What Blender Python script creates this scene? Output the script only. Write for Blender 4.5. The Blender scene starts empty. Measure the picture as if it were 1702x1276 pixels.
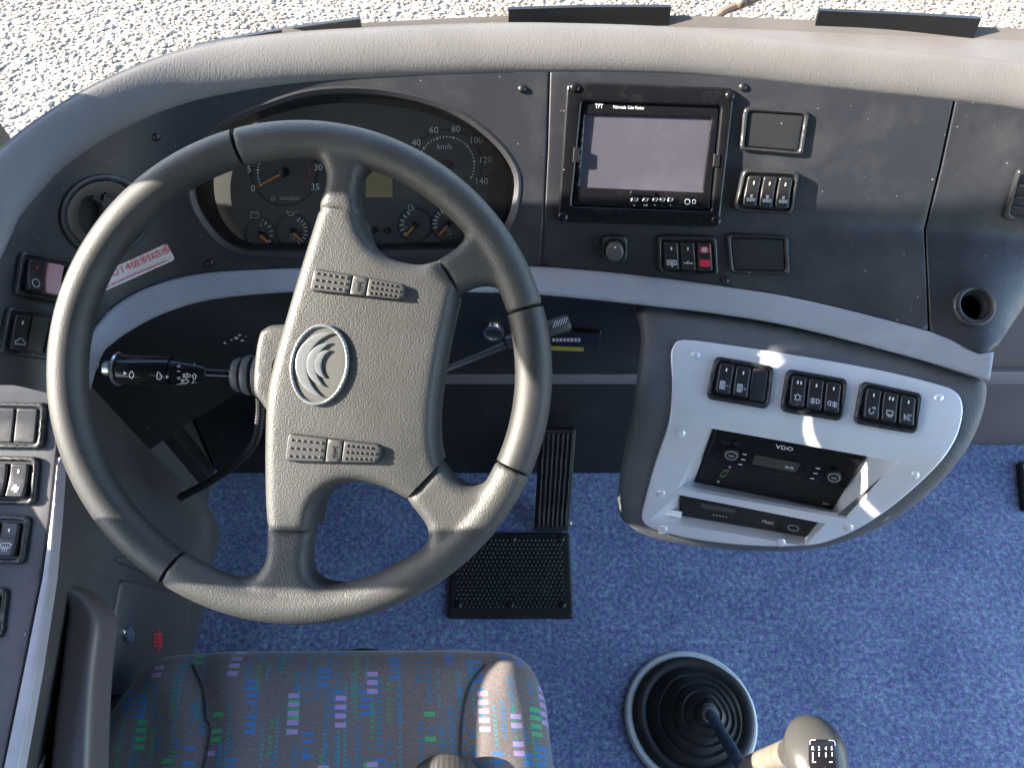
import bpy, bmesh, math, random
import numpy as np
from mathutils import Vector, Matrix
from mathutils.bvhtree import BVHTree
from mathutils.geometry import delaunay_2d_cdt, barycentric_transform
R = math.radians
random.seed(7); np.random.seed(7)
scene = bpy.context.scene
COL = scene.collection
# ------------------------------------------------------------------ camera, world, sun, exposure
CAMZ, PITCH, FPX, CX, CY = 1.60, 58.0, 1260.0, 851.0, 638.0
cam_d = bpy.data.cameras.new('camera'); cam = bpy.data.objects.new('camera', cam_d); COL.objects.link(cam)
cam.location = (0, 0, CAMZ); cam.rotation_euler = (R(90 - PITCH), 0, 0)
cam_d.sensor_fit = 'HORIZONTAL'; cam_d.sensor_width = 36; cam_d.lens = FPX / 1702 * 36
scene.cycles.max_bounces = 6; scene.cycles.transparent_max_bounces = 6
cam_d.clip_start = 0.02; cam_d.clip_end = 500
scene.camera = cam
SUN_TO = Vector((-0.89, 0.02, 0.4537)).normalized()
el = math.asin(SUN_TO.z); az = math.atan2(SUN_TO.x, SUN_TO.y)
w = bpy.data.worlds.new('World'); scene.world = w; w.use_nodes = True
nt = w.node_tree; nt.nodes.clear()
sky = nt.nodes.new('ShaderNodeTexSky'); sky.sky_type = 'NISHITA'; sky.sun_disc = False
sky.sun_elevation = el; sky.sun_rotation = az; sky.altitude = 50; sky.dust_density = 1.0
bg = nt.nodes.new('ShaderNodeBackground'); bg.inputs[1].default_value = 0.15
wo = nt.nodes.new('ShaderNodeOutputWorld')
nt.links.new(sky.outputs[0], bg.inputs[0]); nt.links.new(bg.outputs[0], wo.inputs[0])
sl = bpy.data.lights.new('sun', 'SUN'); sl.energy = 4.4; sl.angle = R(0.5); sl.color = (1.0, 0.90, 0.76)
so = bpy.data.objects.new('sun', sl); COL.objects.link(so)
so.rotation_euler = (-SUN_TO).to_track_quat('-Z', 'Y').to_euler(); so.location = SUN_TO * 8
vs = scene.view_settings
scene.display_settings.display_device = 'sRGB'
vs.view_transform = 'Standard'; vs.look = 'None'; vs.gamma = 1; vs.exposure = 2.75; vs.use_curve_mapping = False

# ------------------------------------------------------------------ pixel <-> place
_p = R(PITCH)
FWD = Vector((0, math.cos(_p), -math.sin(_p))); UP = Vector((0, math.sin(_p), math.cos(_p))); RT = Vector((1, 0, 0))
CAM = Vector((0, 0, CAMZ))
def ray(u, v): return RT * ((u - CX) / FPX) + FWD + UP * ((CY - v) / FPX)
def atz(u, v, z):
    d = ray(u, v); return CAM + d * ((z - CAMZ) / d.z)
def aty(u, v, y):
    d = ray(u, v); return CAM + d * (y / d.y)
def atd(u, v, t): return CAM + ray(u, v) * t

class PlaneSurf:
    def __init__(s, P, n): s.P = Vector(P); s.n = Vector(n).normalized()
    def __call__(s, u, v, h=0.0):
        d = ray(u, v); t = (s.P - CAM).dot(s.n) / d.dot(s.n)
        return CAM + d * t + s.n * h
class XYSurf:            # plain world plan coordinates, z level
    def __init__(s, z): s.z = z
    def __call__(s, u, v, h=0.0): return Vector((u, v, s.z + h))
class FuncSurf:          # depth given by a height that changes smoothly
    def __init__(s, fz): s.fz = fz
    def __call__(s, u, v, h=0.0):
        P = atz(u, v, s.fz(u, v))
        if h == 0: return P
        a = atz(u + 2, v, s.fz(u + 2, v)) - P; b = atz(u, v + 2, s.fz(u, v + 2)) - P
        n = a.cross(b).normalized()
        if n.dot(ray(u, v)) > 0: n = -n
        return P + n * h
class MeshSurf:
    def __init__(s, V, Fc):
        me = bpy.data.meshes.new('tmp'); me.from_pydata([tuple(p) for p in V], [], Fc); me.update()
        bm = bmesh.new(); bm.from_mesh(me); bmesh.ops.triangulate(bm, faces=bm.faces[:]); bm.normal_update()
        bm.verts.ensure_lookup_table(); bm.faces.ensure_lookup_table()
        s.V = [v.co.copy() for v in bm.verts]; s.N = [v.normal.copy() for v in bm.verts]
        s.T = [[v.index for v in f.verts] for f in bm.faces]
        s.bvh = BVHTree.FromPolygons(s.V, s.T); bm.free(); bpy.data.meshes.remove(me)
    def __call__(s, u, v, h=0.0):
        d = ray(u, v).normalized()
        P, n, i, dist = s.bvh.ray_cast(CAM, d)
        if P is None:
            best = None
            Q = CAM + d * 0.9
            for k in range(4):
                P, n, i, dist = s.bvh.find_nearest(Q); Q = CAM + d * (P - CAM).dot(d)
        a, b, c = s.T[i]
        nn = barycentric_transform(P, s.V[a], s.V[b], s.V[c], s.N[a], s.N[b], s.N[c]).normalized()
        if nn.dot(d) > 0: nn = -nn
        return P + nn * h

# ------------------------------------------------------------------ objects
WPOS = {}
def finish(name, me, mat, parent=None, smooth=40, mats=None):
    if smooth is not None:
        me.shade_smooth(); me.set_sharp_from_angle(angle=R(smooth))
    co = np.empty(len(me.vertices) * 3); me.vertices.foreach_get('co', co); co = co.reshape(-1, 3)
    c = Vector(((co[:, 0].min() + co[:, 0].max()) / 2, (co[:, 1].min() + co[:, 1].max()) / 2, co[:, 2].min()))
    me.transform(Matrix.Translation(-c))
    o = bpy.data.objects.new(name, me); COL.objects.link(o)
    me.name = name
    for m in (mats or [mat]): me.materials.append(m)
    o.location = c; WPOS[o.name] = c
    if parent is not None:
        o.parent = parent; o.location = c - WPOS[parent.name]
    return o
def tag(o, label, cat, group=None, kind=None):
    o['label'] = label; o['category'] = cat
    if group: o['group'] = group
    if kind: o['kind'] = kind
    return o
def thing(name, label, cat, loc, group=None):
    o = bpy.data.objects.new(name, None); COL.objects.link(o); o.empty_display_size = 0.05
    o.location = loc; WPOS[o.name] = Vector(loc)
    return tag(o, label, cat, group)
def structure(o): o['kind'] = 'structure'; return o
def mesh(V, Fc):
    me = bpy.data.meshes.new('m'); me.from_pydata([tuple(p) for p in V], [], Fc); me.update(); return me
def fixn(me):
    bm = bmesh.new(); bm.from_mesh(me); bmesh.ops.remove_doubles(bm, verts=bm.verts[:], dist=1e-6)
    bmesh.ops.recalc_face_normals(bm, faces=bm.faces[:]); bm.to_mesh(me); bm.free(); return me
class Geo:
    def __init__(s): s.V = []; s.F = []; s.M = []
    def add(s, V, Fc, mi=0):
        o = len(s.V); s.V += [Vector(p) for p in V]
        for f in Fc: s.F.append([i + o for i in f]); s.M.append(mi)
        return s
    def build(s, name, mat, parent=None, smooth=40, mats=None, fix=False):
        me = mesh(s.V, s.F); me.polygons.foreach_set('material_index', s.M)
        if fix: fixn(me)
        return finish(name, me, mat, parent, smooth, mats)

# 2-D helpers -------------------------------------------------------
def cat(pts, n=6, closed=False):
    pts = [Vector(p) for p in pts]; out = []; m = len(pts)
    rng = range(m if closed else m - 1)
    for i in rng:
        if closed: a, b, c, d = pts[(i - 1) % m], pts[i], pts[(i + 1) % m], pts[(i + 2) % m]
        else: a, b, c, d = pts[max(i - 1, 0)], pts[i], pts[i + 1], pts[min(i + 2, m - 1)]
        for k in range(n):
            t = k / n
            out.append(0.5 * ((2 * b) + (c - a) * t + (2 * a - 5 * b + 4 * c - d) * t * t + (3 * b - a - 3 * c + d) * t ** 3))
    if not closed: out.append(pts[-1])
    return out
def rquad(q, r, n=5):
    q = [Vector(p) for p in q]; out = []
    m = len(q)
    rs = r if isinstance(r, (list, tuple)) else [r] * m
    for i in range(m):
        a, b, c = q[i - 1], q[i], q[(i + 1) % m]
        d1 = (a - b); d2 = (c - b)
        rr = min(rs[i], d1.length * .48, d2.length * .48)
        p1 = b + d1.normalized() * rr; p2 = b + d2.normalized() * rr
        for k in range(n + 1):
            t = k / n; out.append((1 - t) ** 2 * p1 + 2 * t * (1 - t) * b + t * t * p2)
    return out
def ell(cx, cy, rx, ry=None, rot=0, n=28):
    ry = ry or rx; c, s = math.cos(R(rot)), math.sin(R(rot)); out = []
    for k in range(n):
        a = 2 * math.pi * k / n; x, y = rx * math.cos(a), ry * math.sin(a)
        out.append(Vector((cx + x * c - y * s, cy + x * s + y * c)))
    return out
def inset(poly, d):
    P = np.array([(p[0], p[1]) for p in poly], float); A = 0.5 * np.sum(P[:, 0] * np.roll(P[:, 1], -1) - np.roll(P[:, 0], -1) * P[:, 1])
    e = np.roll(P, -1, 0) - P; e /= np.maximum(np.linalg.norm(e, axis=1, keepdims=True), 1e-9)
    nrm = np.stack([-e[:, 1], e[:, 0]], 1) * (1 if A > 0 else -1)
    m = nrm + np.roll(nrm, 1, 0); m /= np.maximum(np.linalg.norm(m, axis=1, keepdims=True), 1e-9)
    return [Vector((x, y)) for x, y in P + m * d]
def seg_dist(Q, poly, closed=True):
    P = np.array([(p[0], p[1]) for p in poly], float); B = np.roll(P, -1, 0)
    if not closed: P, B = P[:-1], B[:-1]
    best = np.full(len(Q), 1e9)
    for a, b in zip(P, B):
        ab = b - a; L = ab.dot(ab) + 1e-12
        t = np.clip(((Q - a) @ ab) / L, 0, 1); best = np.minimum(best, np.linalg.norm(Q - (a + t[:, None] * ab), axis=1))
    return best
def in_poly(Q, poly):
    P = np.array([(p[0], p[1]) for p in poly], float); B = np.roll(P, -1, 0); ins = np.zeros(len(Q), bool)
    for a, b in zip(P, B):
        c = (a[1] > Q[:, 1]) != (b[1] > Q[:, 1])
        with np.errstate(divide='ignore', invalid='ignore'):
            x = (b[0] - a[0]) * (Q[:, 1] - a[1]) / (b[1] - a[1]) + a[0]
        ins ^= c & (Q[:, 0] < x)
    return ins
def resample(poly, step):
    out = []
    for i in range(len(poly)):
        a, b = Vector(poly[i][:2]), Vector(poly[(i + 1) % len(poly)][:2]); L = (b - a).length
        if L < 1e-7: continue
        n = max(1, int(L / step + .5))
        for k in range(n): out.append(a.lerp(b, k / n))
    return out
def pgeo(outline, surf, h=0.0, thick=0.004, holes=(), step=12, rnd=None, hfun=None, closed=False, g=None, mi=0, rhole=True, hskirt=True, sdir=None, rlines=None):
    """sheet with rounded rim: outline in 2-D, laid on a surface at height h, with side walls going down by thick"""
    g = g or Geo()
    loops = [resample(outline, step)] + [resample(hh, step) for hh in holes]
    pts = [p for l in loops for p in l]; edges = []; o = 0
    for l in loops:
        n = len(l); edges += [(o + i, o + (i + 1) % n) for i in range(n)]; o += n
    nb = len(pts)
    X = np.array([(p[0], p[1]) for p in loops[0]]); x0, y0 = X.min(0); x1, y1 = X.max(0)
    cand = []
    if rnd:
        for k, l in enumerate(loops):
            if k and not rhole: continue
            for fr in (.07, .22, .45, .72, 1.0):
                dd = rnd[0] * fr; Q = np.array([(p[0], p[1]) for p in inset(l, dd if k == 0 else -dd)])
                ok = seg_dist(Q, l) > dd * .93
                cand.append(Q[ok])
    gx = np.arange(x0 + step * .5, x1, step); gy = np.arange(y0 + step * .5, y1, step * .87)
    if len(gx) and len(gy):
        G = np.array([(x + (step * .5 if j % 2 else 0), y) for j, y in enumerate(gy) for x in gx])
        dm = np.full(len(G), 1e9)
        for l in loops: dm = np.minimum(dm, seg_dist(G, l))
        cand.append(G[dm > (rnd[0] * 1.0 + step * .4 if rnd else step * .45)])
    if cand:
        Q = np.concatenate(cand)
        ins = in_poly(Q, loops[0])
        for l in loops[1:]: ins &= ~in_poly(Q, l)
        pts = pts + [Vector((x, y)) for x, y in Q[ins]]
    sc = max(x1 - x0, y1 - y0) or 1
    vs_, es_, fs_, ov, oe, of = delaunay_2d_cdt([Vector((p[0], p[1])) for p in pts], edges, [], 0, sc * 1e-6)
    C = np.array([((vs_[f[0]] + vs_[f[1]] + vs_[f[2]]) / 3)[:2] for f in fs_])
    keep = in_poly(C, loops[0])
    for l in loops[1:]: keep &= ~in_poly(C, l)
    fs_ = [f for f, k in zip(fs_, keep) if k]
    Q = np.array([(p[0], p[1]) for p in vs_]); dist = None
    if rnd:
        dist = seg_dist(Q, loops[0]) if not rlines else np.min([seg_dist(Q, l, False) for l in rlines], axis=0)
        if rhole:
            for l in loops[1:]: dist = np.minimum(dist, seg_dist(Q, l))
    def top(i):
        p = Q[i]; hh = h
        if rnd:
            x = min(dist[i] / rnd[0], 1); hh -= rnd[1] * (1 - math.sqrt(max(0, 1 - (1 - x) ** 2)))
        if hfun: hh += hfun(p[0], p[1])
        return surf(p[0], p[1], hh)
    V = [top(i) for i in range(len(Q))]; Fc = [list(f) for f in fs_]
    # orientation towards outside
    if Fc:
        a, b, c = [V[i] for i in Fc[0]]; u0, v0 = Q[Fc[0][0]]
        nn = (b - a).cross(c - a); ref = surf(u0, v0, 1e-2) - surf(u0, v0, 0)
        if nn.dot(ref) < 0: Fc = [f[::-1] for f in Fc]
    if thick:
        ed = {}
        for f in Fc:
            for i in range(3):
                a, b = f[i], f[(i + 1) % 3]
                if (b, a) in ed: ed.pop((b, a))
                else: ed[(a, b)] = 1
        low = {}
        def lo(i):
            if i not in low:
                low[i] = len(V); V.append(V[i] + Vector(sdir(*Q[i])) * thick if sdir is not None else surf(Q[i][0], Q[i][1], h - thick))
            return low[i]
        top_faces = list(Fc)
        n0 = len(loops[0])
        for (a, b) in ed:
            if not hskirt and len(loops) > 1 and seg_dist(Q[[a]], loops[0])[0] > 1e-4 * sc: continue
            Fc.append([b, a, lo(a), lo(b)])
        if closed:
            for f in top_faces: Fc.append([lo(i) for i in f][::-1])
    return g.add(V, Fc, mi)
def patch(name, outline, surf, mat, parent=None, smooth=35, **k):
    return pgeo(outline, surf, **k).build(name, mat, parent, smooth)
def loft(rows, ns=5, nr=4, smooth_rows=True):
    """rows: lists of 3-D points (same count). returns V,F of a grid"""
    rows = [cat(r, ns) if ns > 1 else [Vector(p) for p in r] for r in rows]
    cols = list(zip(*rows)); grid = []
    for c in cols:
        if smooth_rows: grid.append(cat(c, nr))
        else:
            o = []
            for i in range(len(c) - 1):
                for k in range(nr): o.append(c[i].lerp(c[i + 1], k / nr))
            grid.append(o + [c[-1]])
    m = len(grid[0]); V = [p for c in grid for p in c]
    Fc = [[i * m + j, (i + 1) * m + j, (i + 1) * m + j + 1, i * m + j + 1] for i in range(len(grid) - 1) for j in range(m - 1)]
    return V, Fc
def ring_frames(pts):
    fr = []; prev = None
    for i, p in enumerate(pts):
        t = (pts[min(i + 1, len(pts) - 1)] - pts[max(i - 1, 0)]).normalized()
        if prev is None:
            a = t.cross(Vector((0, 0, 1)))
            if a.length < .05: a = t.cross(Vector((1, 0, 0)))
            a.normalize()
        else: a = (prev - t * prev.dot(t)).normalized()
        prev = a; fr.append((a, t.cross(a)))
    return fr
def tube(pts, rad, n=12, g=None, caps=True, mi=0):
    g = g or Geo(); pts = [Vector(p) for p in pts]; fr = ring_frames(pts); V = []; Fc = []
    rs = rad if isinstance(rad, (list, tuple)) else [rad] * len(pts)
    for p, (a, b), r in zip(pts, fr, rs):
        for k in range(n):
            an = 2 * math.pi * k / n; V.append(p + a * (r * math.cos(an)) + b * (r * math.sin(an)))
    for i in range(len(pts) - 1):
        for k in range(n):
            Fc.append([i * n + k, (i + 1) * n + k, (i + 1) * n + (k + 1) % n, i * n + (k + 1) % n])
    if caps: Fc.append(list(range(n))); Fc.append([(len(pts) - 1) * n + k for k in range(n)][::-1])
    return g.add(V, Fc, mi)
def dome(surf, u, v, rp, hgt, g=None, n=14, rings=4, h=0.0, ry=None, mi=0):
    g = g or Geo(); V = [surf(u, v, h + hgt)]; Fc = []
    ry = ry or rp
    for r in range(1, rings + 1):
        a = math.pi / 2 * r / rings
        for k in range(n):
            an = 2 * math.pi * k / n
            V.append(surf(u + rp * math.sin(a) * math.cos(an), v + ry * math.sin(a) * math.sin(an), h + hgt * math.cos(a) - (0.0005 if r == rings else 0)))
    for k in range(n): Fc.append([0, 1 + (k + 1) % n, 1 + k])
    for r in range(rings - 1):
        for k in range(n):
            a = 1 + r * n + k; b = 1 + r * n + (k + 1) % n; Fc.append([a, b, b + n, a + n])
    return g.add(V, Fc, mi)
def stroke(g, pl, wpx, surf, h, hfun=None, mi=0, closed=False):
    """thin printed line"""
    pl = [Vector(p[:2]) for p in pl]
    if closed: pl = pl + [pl[0]]
    for a, b in zip(pl[:-1], pl[1:]):
        d = b - a
        if d.length < 1e-6: continue
        d.normalize(); nn = Vector((-d.y, d.x)) * (wpx / 2); a2 = a - d * wpx * .3; b2 = b + d * wpx * .3
        q = [a2 + nn, b2 + nn, b2 - nn, a2 - nn]
        V = [surf(p.x, p.y, h + (hfun(p.x, p.y) if hfun else 0)) for p in q]
        nrm = (V[1] - V[0]).cross(V[2] - V[0])
        g.add(V, [[0, 1, 2, 3]] if nrm.dot(ray(a.x, a.y)) < 0 else [[3, 2, 1, 0]], mi)
    return g
def fill(g, poly, surf, h, hfun=None, mi=0):
    V = [surf(p[0], p[1], h + (hfun(p[0], p[1]) if hfun else 0)) for p in poly]
    nrm = Vector()
    for i in range(len(V)): nrm += V[i].cross(V[(i + 1) % len(V)])
    idx = list(range(len(V)))
    return g.add(V, [idx if nrm.dot(ray(*poly[0][:2])) < 0 else idx[::-1]], mi)
def text(g, s, u, v, size, surf, h, ang=0, mi=0, sx=1.0, align='CENTER', ydir=None):
    cu = bpy.data.curves.new('t', 'FONT'); cu.body = s; cu.align_x = align; cu.align_y = 'CENTER'; cu.resolution_u = 2; cu.fill_mode = 'FRONT'
    o = bpy.data.objects.new('t', cu); COL.objects.link(o)
    dg = bpy.context.evaluated_depsgraph_get(); me = bpy.data.meshes.new_from_object(o.evaluated_get(dg))
    c, sn = math.cos(R(ang)), math.sin(R(ang))
    ex = Vector((c, -sn)); ey = Vector(ydir) if ydir else Vector((-sn, -c))
    V = []
    for q in me.vertices:
        p = Vector((u, v)) + ex * (q.co.x * size * 1.4 * sx) + ey * (q.co.y * size * 1.4); V.append(surf(p.x, p.y, h))
    Fc = [list(f.vertices) for f in me.polygons]
    if Fc:
        f = max(Fc, key=len); nn = Vector()
        for i in range(len(f)): nn += V[f[i]].cross(V[f[(i + 1) % len(f)]])
        if nn.dot(ray(u, v)) > 0: Fc = [x[::-1] for x in Fc]
        g.add(V, Fc, mi)
    bpy.data.objects.remove(o); bpy.data.curves.remove(cu); bpy.data.meshes.remove(me)
    return g
def bil(q, s, t):
    a, b, c, d = [Vector(p) for p in q]; return a.lerp(b, s).lerp(d.lerp(c, s), t)
def box(g, c, sx, sy, sz, M=None, mi=0, bev=0.0):
    bm = bmesh.new(); bmesh.ops.create_cube(bm, size=1); bmesh.ops.scale(bm, vec=(sx, sy, sz), verts=bm.verts[:])
    if bev: bmesh.ops.bevel(bm, geom=bm.edges[:], offset=bev, segments=2, affect='EDGES', profile=.6)
    M = M or Matrix(); V = [M @ v.co + Vector(c) for v in bm.verts]; bm.verts.index_update(); Fc = [[v.index for v in f.verts] for f in bm.faces]; bm.free()
    return g.add(V, Fc, mi)

# ------------------------------------------------------------------ materials
def mat(name, col, rough=.5, metal=0.0, spec=.5, bump=None, var=None, dust=None, coat=0, rvar=0, sheen=0):
    m = bpy.data.materials.new(name); m.use_nodes = True; n = m.node_tree; b = n.nodes['Principled BSDF']
    b.inputs['Base Color'].default_value = (*col, 1); b.inputs['Roughness'].default_value = rough; b.inputs['Metallic'].default_value = metal
    b.inputs['Specular IOR Level'].default_value = spec
    if coat: b.inputs['Coat Weight'].default_value = coat; b.inputs['Coat Roughness'].default_value = .12
    if sheen: b.inputs['Sheen Weight'].default_value = sheen; b.inputs['Sheen Roughness'].default_value = .5
    tc = n.nodes.new('ShaderNodeTexCoord'); src = None
    def noise(sc, det=3, ro=.55):
        t = n.nodes.new('ShaderNodeTexNoise'); t.inputs['Scale'].default_value = sc; t.inputs['Detail'].default_value = det; t.inputs['Roughness'].default_value = ro
        n.links.new(tc.outputs['Object'], t.inputs['Vector']); return t.outputs['Fac']
    def ramp(f, a, b_, c0=(0, 0, 0), c1=(1, 1, 1)):
        r = n.nodes.new('ShaderNodeValToRGB'); r.color_ramp.elements[0].position = a; r.color_ramp.elements[1].position = b_
        r.color_ramp.elements[0].color = (*c0, 1); r.color_ramp.elements[1].color = (*c1, 1); n.links.new(f, r.inputs[0]); return r.outputs[0]
    def mix(f, c0, c1, typ='MIX'):
        x = n.nodes.new('ShaderNodeMix'); x.data_type = 'RGBA'; x.blend_type = typ
        if isinstance(f, float): x.inputs[0].default_value = f
        else: n.links.new(f, x.inputs[0])
        for i, c in ((6, c0), (7, c1)):
            if isinstance(c, tuple): x.inputs[i].default_value = (*c, 1)
            else: n.links.new(c, x.inputs[i])
        return x.outputs[2]
    cur = col
    if var:      # (scale, amount)
        cur = mix(ramp(noise(var[0]), .35, .65), tuple(c * (1 - var[1]) for c in col), tuple(min(1, c * (1 + var[1])) for c in col))
    if dust:     # (scale, low, high, colour, strength)
        f = ramp(noise(dust[0], 5, .7), dust[1], dust[2], (0, 0, 0), (dust[4],) * 3); cur = mix(f, cur, dust[3])
        f2 = ramp(noise(330, 1, .3), .80, .83, (0, 0, 0), (.45,) * 3); cur = mix(f2, cur, tuple(min(1, c * 2.2 + .05) for c in dust[3]))
    if not isinstance(cur, tuple): n.links.new(cur, b.inputs['Base Color'])
    if rvar:
        r = n.nodes.new('ShaderNodeMapRange'); r.inputs['To Min'].default_value = max(.03, rough - rvar); r.inputs['To Max'].default_value = min(1, rough + rvar)
        n.links.new(noise(14, 4, .65), r.inputs['Value']); n.links.new(r.outputs[0], b.inputs['Roughness'])
    if bump:     # (kind, scale, strength, distance)
        kind, sc, st, di = bump
        if kind == 'leather':
            t = n.nodes.new('ShaderNodeTexVoronoi'); t.feature = 'F1'; t.inputs['Scale'].default_value = sc; t.inputs['Randomness'].default_value = 1
            wv = n.nodes.new('ShaderNodeTexNoise'); wv.inputs['Scale'].default_value = sc * .6
            n.links.new(tc.outputs['Object'], wv.inputs['Vector'])
            ad = n.nodes.new('ShaderNodeVectorMath'); ad.operation = 'MULTIPLY_ADD'; ad.inputs[1].default_value = (.3 / sc,) * 3
            n.links.new(wv.outputs['Color'], ad.inputs[0]); n.links.new(tc.outputs['Object'], ad.inputs[2]); n.links.new(ad.outputs[0], t.inputs['Vector'])
            inv = n.nodes.new('ShaderNodeMath'); inv.operation = 'SUBTRACT'; inv.inputs[0].default_value = 1; n.links.new(t.outputs['Distance'], inv.inputs[1]); hgt = inv.outputs[0]
        elif kind == 'wrinkle':
            mp = n.nodes.new('ShaderNodeMapping'); mp.inputs['Scale'].default_value = (1.0, .42, .42); n.links.new(tc.outputs['Object'], mp.inputs[0])
            wv = n.nodes.new('ShaderNodeTexNoise'); wv.inputs['Scale'].default_value = sc * .35; n.links.new(mp.outputs[0], wv.inputs['Vector'])
            ad = n.nodes.new('ShaderNodeVectorMath'); ad.operation = 'MULTIPLY_ADD'; ad.inputs[1].default_value = (3.0 / sc,) * 3
            n.links.new(wv.outputs['Color'], ad.inputs[0]); n.links.new(mp.outputs[0], ad.inputs[2])
            t = n.nodes.new('ShaderNodeTexVoronoi'); t.feature = 'DISTANCE_TO_EDGE'; t.inputs['Scale'].default_value = sc; n.links.new(ad.outputs[0], t.inputs['Vector'])
            hgt = ramp(t.outputs['Distance'], 0, .22)
        else: hgt = noise(sc, 4, .6)
        bp = n.nodes.new('ShaderNodeBump'); bp.inputs['Strength'].default_value = st; bp.inputs['Distance'].default_value = di
        n.links.new(hgt, bp.inputs['Height']); n.links.new(bp.outputs[0], b.inputs['Normal'])
    m['_'] = 1
    return m
M = {}
DUST = (.42, .40, .37)
M['pad'] = mat('pad_vinyl', (.128, .125, .126), .62, spec=.35, bump=('wrinkle', 340, .13, .001), var=(9, .07))
M['shelf'] = mat('shelf_vinyl', (.128, .12, .117), .6, spec=.35, bump=('noise', 260, .15, .0006), var=(12, .09))
M['panel'] = mat('panel_plastic', (.022, .024, .031), .42, spec=.45, bump=('noise', 900, .12, .0003), dust=(6, .45, .85, DUST, .12), rvar=.1)
M['black'] = mat('black_plastic', (.012, .012, .013), .38, spec=.45, rvar=.1, bump=('noise', 700, .08, .0003))
M['gloss'] = mat('gloss_black', (.008, .008, .010), .2, spec=.35, rvar=.06, dust=(30, .55, .95, DUST, .06))
M['trim'] = mat('trim_vinyl', (.30, .315, .35), .5, spec=.4, bump=('wrinkle', 330, .25, .001), var=(10, .06))
M['body'] = mat('console_vinyl', (.085, .09, .095), .5, spec=.45, bump=('wrinkle', 320, .3, .001), var=(14, .12))
M['knee'] = mat('knee_plastic', (.022, .024, .026), .55, bump=('noise', 500, .15, .0005), dust=(9, .6, .9, DUST, .15))
M['silver'] = mat('silver_paint', (.74, .75, .775), .34, metal=.35, spec=.5, rvar=.08, var=(7, .05), bump=('noise', 1200, .03, .0002))
M['hub'] = mat('wheel_leather', (.043, .044, .043), .5, spec=.42, rvar=.14, bump=('leather', 640, .42, .0008), var=(18, .10))
M['rim'] = mat('wheel_rubber', (.024, .025, .026), .5, spec=.42, rvar=.12, bump=('noise', 800, .45, .001), var=(26, .16))
M['button'] = mat('button_grey', (.04, .04, .04), .5)
M['metal'] = mat('bare_metal', (.62, .62, .60), .28, metal=1, rvar=.1)
M['dullmetal'] = mat('dull_metal', (.36, .35, .33), .45, metal=.9, rvar=.15, var=(40, .25))
M['emblem'] = mat('emblem_silver', (.17, .18, .19), .35, metal=.4)
M['emblemback'] = mat('emblem_back', (.07, .07, .066), .5, bump=('noise', 900, .2, .0004))
M['white'] = mat('white_print', (.85, .86, .87), .5)
M['dimprint'] = mat('dim_print', (.50, .51, .52), .5)
M['redprint'] = mat('red_print', (.62, .05, .06), .5)
M['orange'] = mat('orange_needle', (.85, .34, .06), .45)
M['dial'] = mat('dial_face', (.07, .07, .068), .6)
M['dialwell'] = mat('dial_well', (.02, .022, .026), .5)
M['bezel'] = mat('bezel_plastic', (.024, .024, .028), .45, rvar=.08)
M['lcd'] = mat('lcd_amber', (.34, .27, .12), .35)
M['screen'] = mat('screen_grey', (.075, .073, .095), .14, spec=.5, dust=(9, .48, .8, (.30, .30, .36), .16), rvar=.05)
M['lcddark'] = mat('lcd_dark', (.05, .052, .045), .25)
M['led'] = mat('led_mark', (.75, .75, .72), .4)
M['redled'] = mat('red_lens', (.50, .03, .06), .3)
M['pink'] = mat('pink_rocker', (.36, .20, .22), .5)
M['rocker'] = mat('rocker_black', (.018, .018, .020), .32, spec=.5, rvar=.08)
M['switchframe'] = mat('switch_frame', (.022, .023, .025), .36, rvar=.06, dust=(40, .6, .9, DUST, .08))
M['sticker'] = mat('sticker_paper', (.62, .54, .54), .5)
M['usbgreen'] = mat('usb_green', (.10, .13, .04), .5)
M['yellow'] = mat('yellow_label', (.55, .50, .06), .5)
M['edge'] = mat('grey_edge_trim', (.30, .295, .33), .45, rvar=.1, var=(20, .1))
M['side'] = mat('side_plastic', (.052, .051, .051), .55, bump=('noise', 420, .2, .0005), dust=(6, .5, .85, DUST, .18))
M['hatch'] = mat('hatch_plastic', (.06, .06, .058), .5, bump=('noise', 520, .2, .0004), dust=(8, .5, .85, DUST, .12))
M['pocket'] = mat('pocket_plastic', (.085, .075, .08), .4, rvar=.1)
M['mat'] = mat('rubber_plate', (.014, .014, .015), .5, bump=('noise', 300, .2, .001), dust=(18, .55, .85, DUST, .07))
M['bulk'] = mat('bulkhead_vinyl', (.105, .09, .092), .6, bump=('noise', 160, .2, .0006), var=(5, .08))
M['stripe'] = mat('bulkhead_moulding', (.17, .155, .165), .5)
M['rubber'] = mat('boot_rubber', (.020, .020, .022), .45, bump=('noise', 60, .25, .002), rvar=.15, dust=(22, .6, .9, DUST, .10))
M['ringwhite'] = mat('boot_ring_paint', (.68, .72, .70), .4, dust=(60, .58, .72, (.2, .18, .15), .6))
M['rod'] = mat('lever_paint', (.035, .06, .09), .4, dust=(45, .5, .75, (.35, .45, .5), .5))
M['collar'] = mat('worn_collar', (.13, .125, .11), .5, dust=(50, .48, .62, (.13, .085, .05), .8))
M['knob'] = mat('knob_grey', (.05, .05, .048), .3, spec=.5, rvar=.08)
M['wall'] = mat('wall_panel', (.07, .075, .085), .6); M['wallgrey'] = mat('lower_wall_panel', (.05, .05, .052), .6)
M['dark'] = mat('dark_liner', (.03, .03, .03), .8)
M['wiper'] = mat('wiper_arm', (.10, .075, .055), .5)
M['belt'] = mat('belt_webbing', (.022, .021, .02), .6)
M['whitepaint'] = mat('white_lever', (.55, .58, .56), .4)

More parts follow.
